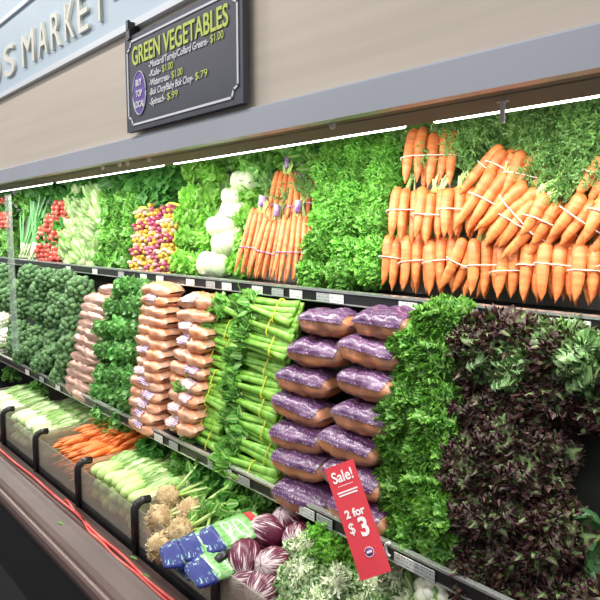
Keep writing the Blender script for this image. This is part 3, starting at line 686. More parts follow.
# purple leaf
rows = [[(490, 580), (530, 596), (572, 606), (610, 610)], [(478, 548), (515, 552), (550, 560)], [(476, 515), (510, 515), (545, 520)], [(480, 480), (510, 478), (534, 484)], [(475, 448), (505, 440), (532, 450)], [(470, 412), (500, 400), (535, 402), (570, 402), (606, 404)], [(478, 375), (545, 372), (582, 376), (615, 380)], [(482, 352), (515, 345), (560, 368)]]
patch('red_leaf_lettuce', REDK, rows, MID, 'dark purple frilly lettuce bunch on lower shelf', 'leaf lettuce', 'dark purple frilly bunches', .055, .76, jit=.024)
patch('red_leaf_lettuce', GRDK, [[(500, 352), (530, 356), (565, 352), (600, 360)], [(520, 372), (590, 365)]], MID, 'green frilly bunch with purple edges', 'leaf lettuce', 'green frilly bunches with purple edges', .045, .80)

# savoy leaves
for i, (u, v) in enumerate(((584, 528), (612, 552))):
    rg = random.Random(i); mb = MB()
    for k in range(9):
        a = k*.7; leaf(mb, (0, 0, -.02), (math.cos(a), -.25, math.sin(a)), (0, -1, .1), .10, .06, .006, 3, -.5, 8, 6, .3, rg=rg, blunt=.8, base=.3)
    mb.ell((0, .02, 0), (.06, .05, .06), 12, 8, .1, i)
    tag(ob('savoy_cabbage', mb.mesh('savoy_cabbage', 'savoy'), None, frame(at(u, v, MID, .07), (0, 0, 1), s=.68)), 'dark green crinkled cabbage %s' % ('under the black gap at right', 'at the right edge below the black gap'), 'cabbage', 'crinkled cabbages')if False else tag(ob('savoy_cabbage', mb.mesh('savoy_cabbage', 'savoy'), None, frame(at(u, v, MID, .07), (0, 0, 1), s=.68)), 'dark green crinkled cabbage ' + ('under the black gap at right' , 'at the right edge below the black gap')[i], 'cabbage', 'crinkled cabbages')

# ---- broccoli
def broc_me(seed):
    rg = random.Random(seed); mb = MB(); R0 = .062; ga = PI*(3-5**.5)
    for i in range(34):
        zz = 1-1.25*(i+.5)/34; q = math.sqrt(max(0, 1-zz*zz)); d = Vector((q*math.cos(i*ga), q*math.sin(i*ga), zz))
        mb.ell(d*R0*rg.uniform(.85, 1), rg.uniform(.014, .021), 8, 6, .5, seed+i, 4)
    mb.ell((0, 0, -.005), (R0*.85, R0*.85, R0*.8), 10, 6)
    return mb.mesh('crown', 'broccoli')
BR = [broc_me(s) for s in range(3)]
mb = MB(); mb.tube([(0, 0, -.10), (0, 0, -.02)], [.017, .026], 8); BS = mb.mesh('stalk', 'broc_stalk')
rows = [[(28, 356), (46, 364), (64, 378)], [(20, 342), (38, 348), (56, 356), (70, 362)], [(20, 330), (38, 334), (56, 340), (72, 346)], [(22, 310), (40, 312), (58, 318), (74, 324)], [(24, 290), (42, 292), (60, 298), (76, 304)], [(30, 276), (48, 278), (66, 282), (82, 288)]]
rg = random.Random(5); nn_ = len(rows)
for r, row in enumerate(rows):
    for i, (u, v) in enumerate(row):
        thing('broccoli_head', [('crown', BR[rg.randrange(3)], None, None), ('stalk', BS, None, None)], 'dark green broccoli head, %s in %s of the pile' % (lr(i, len(row)), rowname(r, nn_)), 'broccoli', 'broccoli heads',
              frame(at(u, v, MID, .03)+rdir(rg)*.01, Vector((.35, -.8, .35))+rdir(rg)*.3, Vector((0, 0, 1)), rg.uniform(1.0, 1.25)))
for i, (u, v) in enumerate(((4, 275), (6, 300), (2, 290))):
    thing('broccoli_head', [('crown', BR[i], None, None), ('stalk', BS, None, None)], 'broccoli head beyond the pale upright divider, ' + ('topmost', 'lowest', 'middle')[i], 'broccoli', 'broccoli beyond the divider', frame(at(u, v, MID, .05), Vector((.3, -.8, .4)), Vector((0, 0, 1)), 1.3))
# cauliflower
def cauli_me(seed, R0=.075):
    rg = random.Random(seed); mb = MB(); ga = PI*(3-5**.5)
    for i in range(44):
        zz = 1-1.1*(i+.5)/44; q = math.sqrt(max(0, 1-zz*zz)); d = Vector((q*math.cos(i*ga), q*math.sin(i*ga), zz*.85))
        mb.ell(d*R0*.88, rg.uniform(.014, .019), 7, 5, .35, seed+i, 4)
    mb.ell((0, 0, -.005), (R0*.86, R0*.86, R0*.72), 12, 8)
    return mb.mesh('curd', 'cauli')
CA = [cauli_me(1), cauli_me(2)]
mb = MB(); rg = random.Random(9)
for k in range(9):
    a = k*.7; leaf(mb, (.03*math.cos(a), .03*math.sin(a), -.06), (math.cos(a), math.sin(a), .8), (-math.cos(a), -math.sin(a), 1), .12, .035, .006, 2, -.7, 7, 4, rg=rg)
CAL = mb.mesh('leaves', 'lettuce_pale')
def cauli(p, label, g, s=1.0, z=(.2, -.6, .7)):
    thing('cauliflower', [('curd', CA[rnd.randrange(2)], None, None), ('leaves', CAL, None, None)], label, 'cauliflower', g, frame(p, z, (0, 0, 1), s))
for i, (u, v, l) in enumerate(((2, 322, 'topmost'), (6, 338, 'middle'), (1, 352, 'lowest'))):
    cauli(at(u, v, MID, .04), 'white cauliflower left of the pale upright divider, ' + l, 'cauliflowers at far left', 1.0)
cauli(at(450, 604, BIN)+Vector((0, .0, .03)), 'white cauliflower at the bottom edge right of the sale sign', 'cauliflowers in the bottom deck', 1.25, (.2, -.3, 1))
cauli(at(482, 622, BIN)+Vector((0, 0, .03)), 'white cauliflower half outside the bottom edge', 'cauliflowers in the bottom deck', 1.25, (.2, -.3, 1))

# ---- bags
def pillow(mb, Lx, D, H, rg, t0=0, t1=1, s0=-1, s1=1, off=1.0, nx=26, na=28, m=0, lump=.004, ridge=0, seal=True):
    seed = rg.uniform(0, 50); rows = []
    for i in range(nx+1):
        s = s0+(s1-s0)*i/nx; k = abs(s); p = max(0, 1-k**3.2)**.55 if k < 1 else 0
        row = []
        full = (t1-t0) >= .999
        cnt = na if full else na+1
        for j in range(cnt):
            a = 2*PI*(t0+(t1-t0)*j/na); ca, sa = math.cos(a), math.sin(a)
            y = D/2*(.62+.38*p)*math.copysign(abs(ca)**.75, ca); z = (H/2*p+.003)*math.copysign(abs(sa)**.8, sa)
            q = Vector((s*Lx/2, y, z))*1.0
            nz = noise.noise(Vector((s*3+seed, a*1.2, seed)))*lump*2+noise.noise(Vector((s*9+seed, ca*4, sa*4)))*lump
            q += Vector((0, ca, sa))*(nz+ridge*abs(math.sin(a*5+s*.6))+(off-1))*(p if p > .2 else .2)
            row.append(q)
        rows.append(row)
    return mb.grid(rows, m=m, closed=(t1-t0) >= .999)
def bag_set(seed, Lx, D, H, fill, labelm, lt=(.30, .62), ls=(-.78, .78)):
    out = []
    sd = seed
    mb = MB(); pillow(mb, Lx*.93, D*.95, H*.95, random.Random(sd), ridge=.007, lump=.006); a = mb.mesh('contents', fill)
    mb = MB(); pillow(mb, Lx, D, H, random.Random(sd), off=1.0035, lump=.005); b = mb.mesh('film', 'film')
    mb = MB(); pillow(mb, Lx, D, H, random.Random(sd), lt[0], lt[1], ls[0], ls[1], off=1.006, lump=.005, na=14); c = mb.mesh('printed_label', labelm)
    return a, b, c
# angle: a=0 -> +y (back), .25 -> top, .5 -> front (-y), .75 -> bottom
PB = [bag_set(s, .265, .15, .084, 'browncarrot', 'purple', (.14, .475), (-.80, .80)) for s in range(4)]
def bag(p, st, label, cat, group, yaw=0, roll=0, tilt=0, s=1.0, sz=1.0):
    a, b, c = st
    parts = [('contents', a, None, None), ('film_wrap', b, None, None, 'clear crinkled film')]
    if c is not None: parts.append(('printed_label', c, None, None, 'printed purple label' ))
    return thing('produce_bag', parts, label, cat, group, T(*p) @ RZ(yaw) @ RY(tilt) @ RX(roll) @ Matrix.Diagonal((s, s, s*sz, 1)))
# two stacks of seven purple bags
lefts = [(305, 496), (302, 462), (300, 436), (301, 408), (306, 381), (318, 352), (328, 323)]
rights = [(362, 512), (356, 478), (352, 445), (366, 418), (370, 384), (372, 352), (386, 323)]
rg = random.Random(11)
for nm, lst in (('left', lefts), ('right', rights)):
    for i, (u, v) in enumerate(lst):
        p = at(u+4, v, MID, .045)
        bag(p, PB[rg.randrange(4)], 'purple printed carrot bag in the %s stack, %s' % (nm, frm(i, 7, 'bottom', 'top')), 'bag of carrots', 'purple printed carrot bags', rg.uniform(-.12, .12)+(.1 if nm == 'left' else 0), rg.uniform(-.1, .15), rg.uniform(-.03, .10), .96)
# small carrot bags : two stacks
OB = [bag_set(20+s, .27, .13, .048, 'orangebag', 'purple2', (.30, .48), (-.5+.3*s, .1+.3*s)) for s in range(3)]
rg = random.Random(12)
for k, (nm, ua, va, ub, vb, n) in enumerate((('left', 150, 424, 163, 290, 14), ('right', 184, 424, 200, 303, 10))):
    for i in range(n):
        f = i/(n-1); u = ua+(ub-ua)*f; v = va+(vb-va)*f
        if k: u, v = 188+(204-188)*f, 424-(424-302)*f
        a, b, c = OB[rg.randrange(3)]
        if (f > .45 and rg.random() < .75): c = None
        bag(at(u, v, MID, .03+.01*k), (a, b, c), 'small carrot bag in the %s stack beside celery, %s' % (nm, frm(i, n, 'bottom', 'top')), 'bag of carrots', 'small orange carrot bags', rg.uniform(-.14, .14), rg.uniform(-.05, .1), rg.uniform(-.03, .08), 1.0, 1.15)
# bags at back under the shelf
for i, (u, v) in enumerate(((228, 312), (232, 322))):
    bag(at(u, v, MID, .15), OB[0][:2]+(None,), 'small carrot bag pushed back in shade above the celery, ' + ('upper', 'lower')[i], 'bag of carrots', 'carrot bags at the back', .05, 0, 0, 1.0)
# parsnip bags
PK = [bag_set(30+s, .36, .13, .056, 'pinkbag', 'purple2', (.30, .42), (-.3, .1)) for s in range(3)]
rg = random.Random(13)
for i in range(12):
    f = i/11; u = 84+(104-84)*f; v = 391+(300-391)*f
    bag(at(u, v, MID, .04), PK[rg.randrange(3)][:2]+(None,), 'pale pinkish bag of roots between broccoli and cilantro, %s' % frm(i, 12, 'bottom', 'top'), 'bag of roots', 'pale pinkish root bags', rg.uniform(-.1, .1), rg.uniform(-.05, .1), rg.uniform(-.04, .08), 1.0, 1.0)
bag(at(122, 291, MID, .08), PK[1], 'pale root bag with a printed label at back above the stack', 'bag of roots', None, .1)

# ---- celery
def celery_stalk(seed, L=.30):
    rg = random.Random(seed); mb = MB(); rows = []
    for i in range(9):
        t = i/8; w = .016*(1-.35*t)+.006*(1-t)**3; row = []
        for k in range(12):
            a = 2*PI*k/12; ca, sa = math.cos(a), math.sin(a)
            q = Vector((ca*w, sa*w*.62, 0))
            if sa > .3: q.y -= w*.55*sa          # groove
            rib = .0008*math.cos(a*6)
            row.append(Vector((q.x+ca*rib, q.y+sa*rib+.008*math.sin(t*PI), t*L)))
        rows.append(row)
    i0 = mb.grid(rows, closed=True); mb.cap(i0, 12, 0, True); mb.cap(i0+96, 12)
    return mb.mesh('stalk', 'celery')
CS = [celery_stalk(s) for s in range(3)]
def cel_leaves(seed):
    rg = random.Random(seed); mb = MB()
    for i in range(64):
        o = Vector((rg.uniform(-.04, .04), rg.uniform(-.03, .03), .26+rg.uniform(-.02, .07)))
        d = Vector((rg.gauss(0, .6), rg.gauss(-.1, .6), 1)); leaf(mb, o, d, rdir(rg), rg.uniform(.04, .07), .017, .004, 2, .8, 4, 3, rg=rg)
    for i in range(8):
        o = Vector((rg.uniform(-.02, .02), rg.uniform(-.01, .02), .25)); mb.tube([o, o+Vector((rg.uniform(-.03, .03), 0, .07))], [.004, .0025], 5, m=1)
    return mb.mesh('leaves', ['midgreen', 'stem'])
CL = [cel_leaves(s) for s in range(3)]
def celery(p, d, label, seed, s=1.0):
    rg = random.Random(seed); parts = []
    for i in range(8):
        row = i//4; x = ((i % 4)-1.5)*.0235
        parts.append(('stalk', CS[rg.randrange(3)], T(x, row*.022-.008, rg.uniform(-.01, .01)) @ RY(rg.uniform(-.07, .07)-x*.8) @ RX(rg.uniform(-.06, .03)) @ RZ(rg.uniform(-.4, .4)), None))
    parts.append(('leaves', CL[seed % 3], None, None)); parts.append(('tie', band_me(.050, .024, 0, 'tie', .0035), T(0, .005, rg.choice((.10, .15, .21))), None, 'yellow tie'))
    return thing('celery_bunch', parts, label, 'celery', 'celery bunches', frame(p, d, Vector((.2, -.9, .45)), s))
colR = [(292, 462), (288, 434), (286, 412), (288, 391), (290, 370), (296, 350), (302, 332), (300, 315)]
colL = [(232, 450), (226, 424), (232, 404), (236, 386), (240, 366), (244, 348), (250, 334), (262, 318)]
rg = random.Random(3)
def outd(v, c=0): return Vector((-1, rg.uniform(-.06, .06)-.05, rg.uniform(-.02, .10)))
celery(at(278, 486, MID, .02), outd(0), 'green celery bunch lying at shelf edge, lowest of all', 77, .92)
for i, (u, v) in enumerate(colL): celery(at(u+0, v, MID, .05), outd(0), 'green celery bunch lying in the left column, %s' % frm(i, 8, 'bottom', 'top'), 80+i, .88)
for i, (u, v) in enumerate(colR): celery(at(u-4, v, MID, .01+.03*(i < 5)), outd(0), 'green celery bunch in the column beside the purple bags, %s' % frm(i, 8, 'bottom', 'top'), 90+i, .92)

# ---- fennel bulbs
def fennel_me(seed):
    mb = MB(); rg = random.Random(seed)
    mb.ell((0, 0, 0), (.075, .05, .048), 16, 10, .12, seed)
    for k in range(3):
        x = (k-1)*.03; mb.ell((x, -.012, .004), (.036, .045, .046), 10, 8, .1, seed+k)
    return mb.mesh('bulb', 'white_veg')
FE = [fennel_me(s) for s in range(2)]
def fen_stalks(seed):
    rg = random.Random(seed); mb = MB()
    for k in range(5):
        o = Vector(((k-2)*.018, .01, .03)); d = Vector((.5+rg.uniform(-.2, .3), .4, .7)).normalized(); mb.tube([o, o+d*.07, o+d*.13], [.011, .008, .006], 7, m=1)
        frond(mb, o+d*.10, d, .12, rg, 8, .45, .5, 4, .002)
    return mb.mesh('fronds', ['dill', 'pale_stalk'])
FS = [fen_stalks(s) for s in range(2)]
fl = [(219, 266, 1.28), (224, 244, 1.1), (226, 226, 1.05), (232, 211, .8), (236, 197, .8), (243, 182, .95)]
for i, (u, v, s) in enumerate(fl):
    thing('fennel_bulb', [('bulb', FE[i % 2], None, None), ('fronds', FS[i % 2], None, None)], 'white bulb vegetable in the column beside herbs, %s' % frm(i, 6, 'bottom', 'top'), 'fennel', 'white bulbs in a column', frame(at(u+(-3, 4, -4, 3, -3, 2)[i], v, TOP, .04), (rnd.uniform(-.35, .35), rnd.uniform(-.2, .2), 1), s=s))

# ---- bok choy pale bunches
def choy(seed, pale, leafm, n=9, L=.10):
    rg = random.Random(seed); mb = MB()
    for k in range(n):
        a = 2*PI*k/n; o = Vector((.022*math.cos(a), .018*math.sin(a), 0))
        mb.ell(o*.9, (.018, .014, .030), 7, 6, .15, k, m=1)
        leaf(mb, o+Vector((0, 0, .015)), (math.cos(a)*.6, math.sin(a)*.4, 1), (math.cos(a), math.sin(a), .2), L*rg.uniform(.6, .9), .022, .004, 2, .6, 5, 4, rg=rg)
    return mb.mesh('bok_choy', [leafm, pale])
BC = [choy(s, 'pale_stalk', 'lettuce_pale') for s in range(3)]
CH = [choy(s+5, 'pale_stalk', 'midgreen', 8, .12) for s in range(2)]
rg = random.Random(4)
for c, (ua, ub) in enumerate(((70, 82), (82, 95), (93, 104))):
    for r in range(7):
        f = r/6; u = ua+(ub-ua)*f; v = 262-(262-200)*f+c*1.0
        thing('bok_choy', BC[rg.randrange(3)], 'small pale bok choy, %s column, %s' % (('left', 'middle', 'right')[c], frm(r, 7, 'bottom', 'top')), 'bok choy', 'small pale bok choy', frame(at(u, v, TOP, .04), Vector((.1, -.45, .8))+rdir(rg)*.3, s=1.2) @ RZ(rg.uniform(0, 6)))
# ---- radishes
mb = MB(); mb.ell((0, 0, 0), (.016, .016, .018), 10, 7, .08, 1); mb.tube([(0, 0, -.016), (.002, 0, -.034)], [.003, .0006], 5); RAD = mb.mesh('radish', 'radish')
RADL = shell_bunch(200, 40, .05, .03, .05, .06, .022, .005, 'darkgreen', jit=.4)
def radish_bunch(p, label, seed, s=1.0):
    rg = random.Random(seed); parts = []
    for i in range(16):
        parts.append(('radish', RAD, T(((i % 4)-1.5)*.026+rg.uniform(-.004, .004), rg.uniform(-.012, .006)-(i//4 in (1, 2))*.010, (i//4-1.5)*.026) @ RX(rg.uniform(-.8, .4)), None))
    parts.append(('leaves', RADL, T(0, .035, .06), None))
    thing('radish_bunch', parts, label, 'radishes', 'red radish bunches', frame(p, (0, 0, 1), s=s))
rp = [(45, 253), (60, 256), (46, 236), (61, 240), (54, 223), (62, 210)]
for i, (u, v) in enumerate(rp): radish_bunch(at(u, v, TOP, .03), 'red radish bunch, ' + ('bottom left', 'bottom right', 'middle left', 'middle right', 'second from top', 'topmost')[i] + ' of the pile', i, 1.25)
for i, (u, v) in enumerate(((3, 205), (6, 220))): radish_bunch(at(u, v, TOP, .02), 'red radish bunch beyond the scallions at the far left edge, ' + ('upper', 'lower')[i], i+9, 1.3)
# ---- scallions
def scal(seed):
    rg = random.Random(seed); mb = MB()
    for i in range(12):
        x = rg.uniform(-.025, .025); y = rg.uniform(-.015, .015); d = Vector((x*2+rg.uniform(-.15, .35), rg.uniform(0, .2), 1)).normalized()
        o = Vector((x, y, 0)); mb.ell(o+Vector((0, 0, .008)), (.008, .008, .012), 6, 5, m=1); mb.tube([o, o+d*.10], [.0065, .005], 6, m=1)
        leaf(mb, o+d*.09, d, (0, -1, 0), .22*rg.uniform(.8, 1.1), .007, 0, 1, rg.uniform(-.3, .3), 5, 2, .5, rg=rg, base=.7)
    return mb.mesh('scallion_bunch', ['scallion', 'pale_stalk'])
SC = [scal(1), scal(2)]
for i, (u, v) in enumerate(((24, 258), (30, 260), (36, 258), (27, 240), (34, 236))):
    thing('scallion_bunch', SC[i % 2], 'scallion bunch with white bases, ' + ('front left', 'front middle', 'front right', 'rear left', 'rear right')[i], 'scallions', 'scallion bunches', frame(at(u, v, TOP, .02+.05*(i > 2)), (0, .1, 1), s=1.15))
# ---- rainbow chard: bundles of coloured stalk butts facing out
def chard(seed, ms):
    rg = random.Random(seed); mb = MB()
    for i in range(11):
        a = i*2.4; r = .011*math.sqrt(i); o = Vector((r*math.cos(a)*1.3, 0, r*math.sin(a)))
        mb.tube([o+Vector((0, -.02, 0)), o*1.0+Vector((0, .05, 0)), o*.8+Vector((0, .10, .01))], [.011, .010, .007], 7, m=rg.randrange(len(ms)))
    return mb.mesh('stalks', ms)
CHD = [chard(1, ['beet_y', 'beet_w', 'beet_y']), chard(2, ['beet_p', 'beet_w', 'beet_p']), chard(3, ['beet_d', 'beet_p', 'beet_y']), chard(4, ['beet_y', 'beet_p', 'beet_w'])]
CHL = shell_bunch(210, 34, .05, .04, .03, .06, .022, .005, 'darkgreen', jit=.4)
CBn = band_me(.045, .038, 0, 'tie', .008); CBp = band_me(.045, .038, 0, 'purpleband', .008)
cc = [['yellow', 0], ['pink', 1], ['maroon', 2], ['mixed', 3]]
rg = random.Random(21)
for c, (ua, ub, n) in enumerate(((138, 144, 5), (153, 158, 5), (166, 172, 5))):
    for r in range(n):
        f = r/(n-1); u = ua+(ub-ua)*f; v = 266+2*c-(266-(208 if c else 216))*f
        k = (r*2+c*3) % 4; cn = cc[k][0]
        thing('chard_bunch', [('stalks', CHD[k], None, None), ('leaves', CHL, T(0, .10, .02), None), ('tie', CBn if k % 2 == 0 else CBp, T(0, .02, 0) @ RX(PI/2), None, 'yellow tie' if k % 2 == 0 else 'purple tie')], '%s stalked chard bunch, %s column, %s' % (cn, ('left', 'middle', 'right')[c], frm(r, n, 'bottom', 'top')), 'chard', 'coloured chard bunches', frame(at(u, v, TOP, .03), Vector((.1, .1, 1))+rdir(rg)*.15, Vector((.5, -.85, 0)), 1.1))

# ================================================================== BINS
def stalkveg(seed, m1, m2, L=.15, r=.024, leafL=.14, ln=8):
    rg = random.Random(seed); mb = MB()
    prof = [(0, r*.35), (.06, r*.75), (.2, r), (.45, r*.95), (.75, r*.7), (1, r*.5)]
    lathe(mb, [(z*L, q) for z, q in prof], 10, .006, seed, m=1, wob=.003)
    for i in range(ln):
        a = i*2.4; o = Vector((r*.5*math.cos(a), r*.5*math.sin(a), L*.55)); leaf(mb, o, (math.cos(a)*.3, math.sin(a)*.3, 1), (math.cos(a), math.sin(a), 0), leafL*rg.uniform(.8, 1.1), r*.6, .004, 2, .5, 5, 2, .4, rg=rg, base=.6)
    return mb.mesh('leek', [m1, m2])
LK = [stalkveg(s, 'lettuce_pale', 'pale_stalk', .16, .026) for s in range(3)]
CO = [stalkveg(s+5, 'lettuce_pale', 'corn', .17, .029, .12, 9) for s in range(3)]
TR = EYE-1.165
def lay(p, az, el=0, roll=0): # local +z along horizontal direction az
    d = Vector((math.cos(az)*math.cos(el), math.sin(az)*math.cos(el), math.sin(el)))
    return frame(p, d, (0, 0, 1)) @ RZ(roll)
rg = random.Random(31)
def fill(meshes, x0, x1, name, label, cat, group, r, layers, yy, s=1.0, az=PI/2, azj=.12, el=.02, z0=TR, pitch=None):
    n = int((x1-x0)/(r*2*.95)); cnt = 0; tot = len(layers)
    for L_ in range(len(layers)):
        for row, y in enumerate(yy):
            for i in range(n):
                x = x0+(x1-x0)*(i+.5+.25*(L_ % 2))/n
                if x > x1-r*.7: continue
                p = Vector((x, y+rg.uniform(-.015, .015), z0+layers[L_]))
                where = '%s, %s layer, %s row' % (lr(i, n), ('bottom', 'lower', 'middle', 'top')[L_+4-tot if L_ else 0] if tot > 1 else 'the', ('front', 'second', 'third')[row])
                thing(name, meshes[rg.randrange(len(meshes))], label+', '+where, cat, group, lay(p, az+rg.uniform(-azj, azj), el, rg.uniform(0, 6)) @ Matrix.Scale(s, 4))
# leek bins
for k, (a, b) in enumerate(((-3.63, -3.10), (-4.16, -3.63))):
    fill(LK, a+.03, b-.03, 'leek', ('pale leek left of carrots', 'pale leek in farthest bin')[k], 'leek', 'pale leeks', .03, [.03, .085, .135], [1.03, 1.16] if k == 0 else [1.03], 1.05, el=.10)
# corn bin
fill(CO, -2.55, -2.06, 'corn_ear', 'pale green husked corn ear', 'corn', 'husked corn ears', .031, [.032, .085, .138], [1.03, 1.17], 1.0, el=.08)
# loose carrots
rg = random.Random(41)
lc = []
for L_ in range(6):
    for i in range(13):
        x = -3.065+.47*(i+.5)/13+rg.uniform(-.01, .01); y = 1.03+.03*(L_ % 2)+rg.uniform(0, .03)
        lc.append((x, y, TR+.015+.024*L_, PI/2+rg.uniform(-.2, .2), .02))
for L_ in range(2):
    for i in range(13):
        x = -3.06+.46*(i+.5)/13; lc.append((x, 1.17+rg.uniform(-.02, .05), TR+.135+.03*L_, PI/2+.5*(x+2.75)+rg.uniform(-.25, .25), .05))
for L_ in range(2):
    for i in range(13):
        x = -3.03+.42*(i+.5)/13; lc.append((x, 1.22+rg.uniform(-.02, .04), TR+.185+.03*L_, PI/2+.7*(x+2.80)+rg.uniform(-.25, .25), .05))
for i in range(9): lc.append((-3.0+.4*i/8, 1.32, TR+.20, PI/2+rg.uniform(-.3, .3), .1))
for i, (x, y, z, az, el) in enumerate(lc):
    top = i >= 65
    layer = i//13 if i < 78 else 6
    if i < 78: w_ = '%s in %s behind clear front' % (lr(i % 13, 13), rowname(layer, 6))
    elif i < 130: w_ = '%s on the heap, %s' % (lr((i-78) % 13, 13), ('lowest layer', 'lower layer', 'upper layer', 'top layer')[(i-78)//13])
    else: w_ = '%s at the back of the heap' % lr(i-130, 9)
    thing('carrot', LOOSE[rg.randrange(5)], 'loose carrot, '+w_, 'carrot', 'loose carrots in the bin', lay((x, y, z), az+PI*(rg.random() < .25)*0, el, rg.uniform(0, 6)) @ Matrix.Scale(1.05, 4))
# celeriac
def celeriac_me(seed):
    rg = random.Random(seed); mb = MB(); mb.ell((0, 0, 0), (.054, .054, .048), 18, 12, .35, seed, 4); b = mb.mesh('root', 'celeriac')
    mb = MB()
    for i in range(70):
        d = rdir(rg); d.z = min(d.z, .4); d.normalize(); p = d*.045; q = [p]
        for k in range(4): d = (d+rdir(rg)*.8).normalized(); p = p+d*.0065; q.append(p)
        mb.tube(q, [.0032, .0028, .0022, .0016, .001], 5)
    c = mb.mesh('rootlets', 'root')
    mb = MB()
    for i in range(9):
        d = Vector((rg.gauss(0, .3), rg.gauss(0, .3), 1)).normalized(); o = Vector((d.x*.03, d.y*.03, .03)); mb.tube([o, o+d*.06, o+d*.15], [.007, .006, .004], 6, m=1)
        for k in range(3): leaf(mb, o+d*(.10+.03*k), d+rdir(rg)*.8, rdir(rg), .05, .018, .003, 2, .5, 4, 3, rg=rg)
    return b, c, mb.mesh('stalks', ['midgreen', 'stem'])
CE = [celeriac_me(s) for s in range(3)]
cel = [(168, 496, 0, 'upper left'), (190, 510, 0, 'right, beside the blue packets'), (160, 513, -.01, 'far left'), (180, 528, -.01, 'front middle'), (162, 530, -.05, 'front left'), (200, 535, -.05, 'front right, under a packet')]
for i, (u, v, dz, w_) in enumerate(cel):
    p = at(u, v, BIN); p.z = EYE-1.01+dz
    b, c, d = CE[i % 3]
    thing('celeriac', [('root', b, None, None), ('rootlets', c, None, None), ('stalks', d, None, None)], 'hairy tan celeriac root with green stalks, ' + w_, 'celeriac', 'celeriac roots', lay(p, PI/2-.5+i*.12, .15, i*1.3) @ Matrix.Scale(.93, 4))
# filler roots at bottom of the bin
for i in range(5):
    b, c, d = CE[i % 3]
    thing('celeriac', [('root', b, None, None), ('rootlets', c, None, None)], 'celeriac root low behind the clear bin front, %s' % lr(i, 5), 'celeriac', 'celeriac roots below', T(-1.98+.095*i, 1.06, TR+.045))
# packets
rg = random.Random(51)
def packet_me(seed):
    mb = MB(); pillow(mb, .22, .12, .026, random.Random(seed), lump=.004); a = mb.mesh('contents', 'greenpack')
    mb = MB(); pillow(mb, .22, .12, .026, random.Random(seed), 0, 1, -1.0, -.45, off=1.0025, nx=10, lump=.004); b = mb.mesh('blue_end', 'blue')
    mb = MB(); pillow(mb, .22, .12, .026, random.Random(seed), 0, 1, .62, .86, off=1.0025, nx=6, lump=.004); c = mb.mesh('red_end', 'redpack')
    return a, b, c
PKT = [packet_me(s) for s in range(2)]
pk = [(196, 548, -1.000, 'front left'), (214, 540, -0.980, 'second from front'), (232, 532, -0.965, 'third from front'), (222, 562, -1.005, 'front right'), (208, 556, -1.040, 'lowest, behind the clear front')]
for i, (u, v, z, w_) in enumerate(pk):
    p = at(u, v, ((1, z), (1.4, z))); a, b, c = PKT[i % 2]
    thing('vegetable_packet', [('contents', a, None, None), ('blue_end', b, None, None, 'blue printed end'), ('red_end', c, None, None, 'red printed strip')], 'blue and green film packet lying in the bin, ' + w_, 'packet', 'blue and green packets', T(*p) @ RZ(PI/2-.35+.1*i) @ RY(-.12) @ RX(.25))
# radicchio
def radicchio_me(seed):
    rg = random.Random(seed); mb = MB(); mb.ell((0, 0, 0), (.054, .054, .062), 20, 14, .05, seed, 2)
    for k in range(7):
        a = k*2.4; 
        rows = []
        for i in range(9):
            t = i/8; th = PI*(.03+.78*t); row = []
            for j in range(9):
                s = -1+j/4; ph = a+s*(.75 if t > .1 else .3); r = 1.02+.008*k+.10*max(0, t-.8)*3*abs(math.sin(ph*4))
                row.append(Vector((.055*math.sin(th)*math.cos(ph)*r, .055*math.sin(th)*math.sin(ph)*r, -.063*math.cos(th)*r)))
            rows.append(row)
        mb.grid(rows)
    return mb.mesh('radicchio', 'radicchio')
def radmat():
    m, nt, p = nodes('radicchio_leaf')
    uv = N(nt, 'ShaderNodeUVMap'); sx = N(nt, 'ShaderNodeSeparateXYZ'); nt.links.new(uv.outputs[0], sx.inputs[0])
    mp = N(nt, 'ShaderNodeMapping'); mp.inputs['Scale'].default_value = (2.2, 13, 1); nt.links.new(uv.outputs[0], mp.inputs[0])
    n = N(nt, 'ShaderNodeTexNoise'); n.inputs['Scale'].default_value = 1; n.inputs['Detail'].default_value = 3; n.inputs['Distortion'].default_value = .6; nt.links.new(mp.outputs[0], n.inputs['Vector'])
    s1 = N(nt, 'ShaderNodeMath', operation='MULTIPLY_ADD'); nt.links.new(sx.outputs[0], s1.inputs[0]); s1.inputs[1].default_value = -.30; nt.links.new(n.outputs['Fac'], s1.inputs[2])
    c = mixc(nt, ramp(nt, s1.outputs[0], .37, .45), (.13, .015, .045), (.72, .58, .60))
    nt.links.new(c, p.inputs['Base Color']); p.inputs['Roughness'].default_value = .35
    return m
M['radicchio'] = radmat()
RD = [radicchio_me(s) for s in range(3)]
rds = [(245, 560, -1.010, 'front left'), (274, 566, -1.005, 'front with white veins, nearest'), (268, 532, -0.980, 'rear left'), (300, 540, -0.975, 'rear right beside the frisee'), (288, 524, -0.970, 'topmost at back'), (262, 590, -1.050, 'lowest behind the bin front'), (240, 585, -1.060, 'low left behind the bin front')]
for i, (u, v, z, w_) in enumerate(rds):
    p = at(u, v, ((1, z), (1.4, z)))
    p.y = max(p.y, 1.07)
    d = [(.6, -.5, -.4), (.2, -1, .5), (-.5, -.5, .3), (.5, -.8, .2), (0, -.5, 1), (.3, -1, 0), (-.3, -1, .2)][i]
    thing('radicchio', RD[i % 3], 'round purple and white radicchio head, ' + w_, 'radicchio', 'radicchio heads', frame(p, Vector(d)*-1, (0, 0, 1), 1.0))
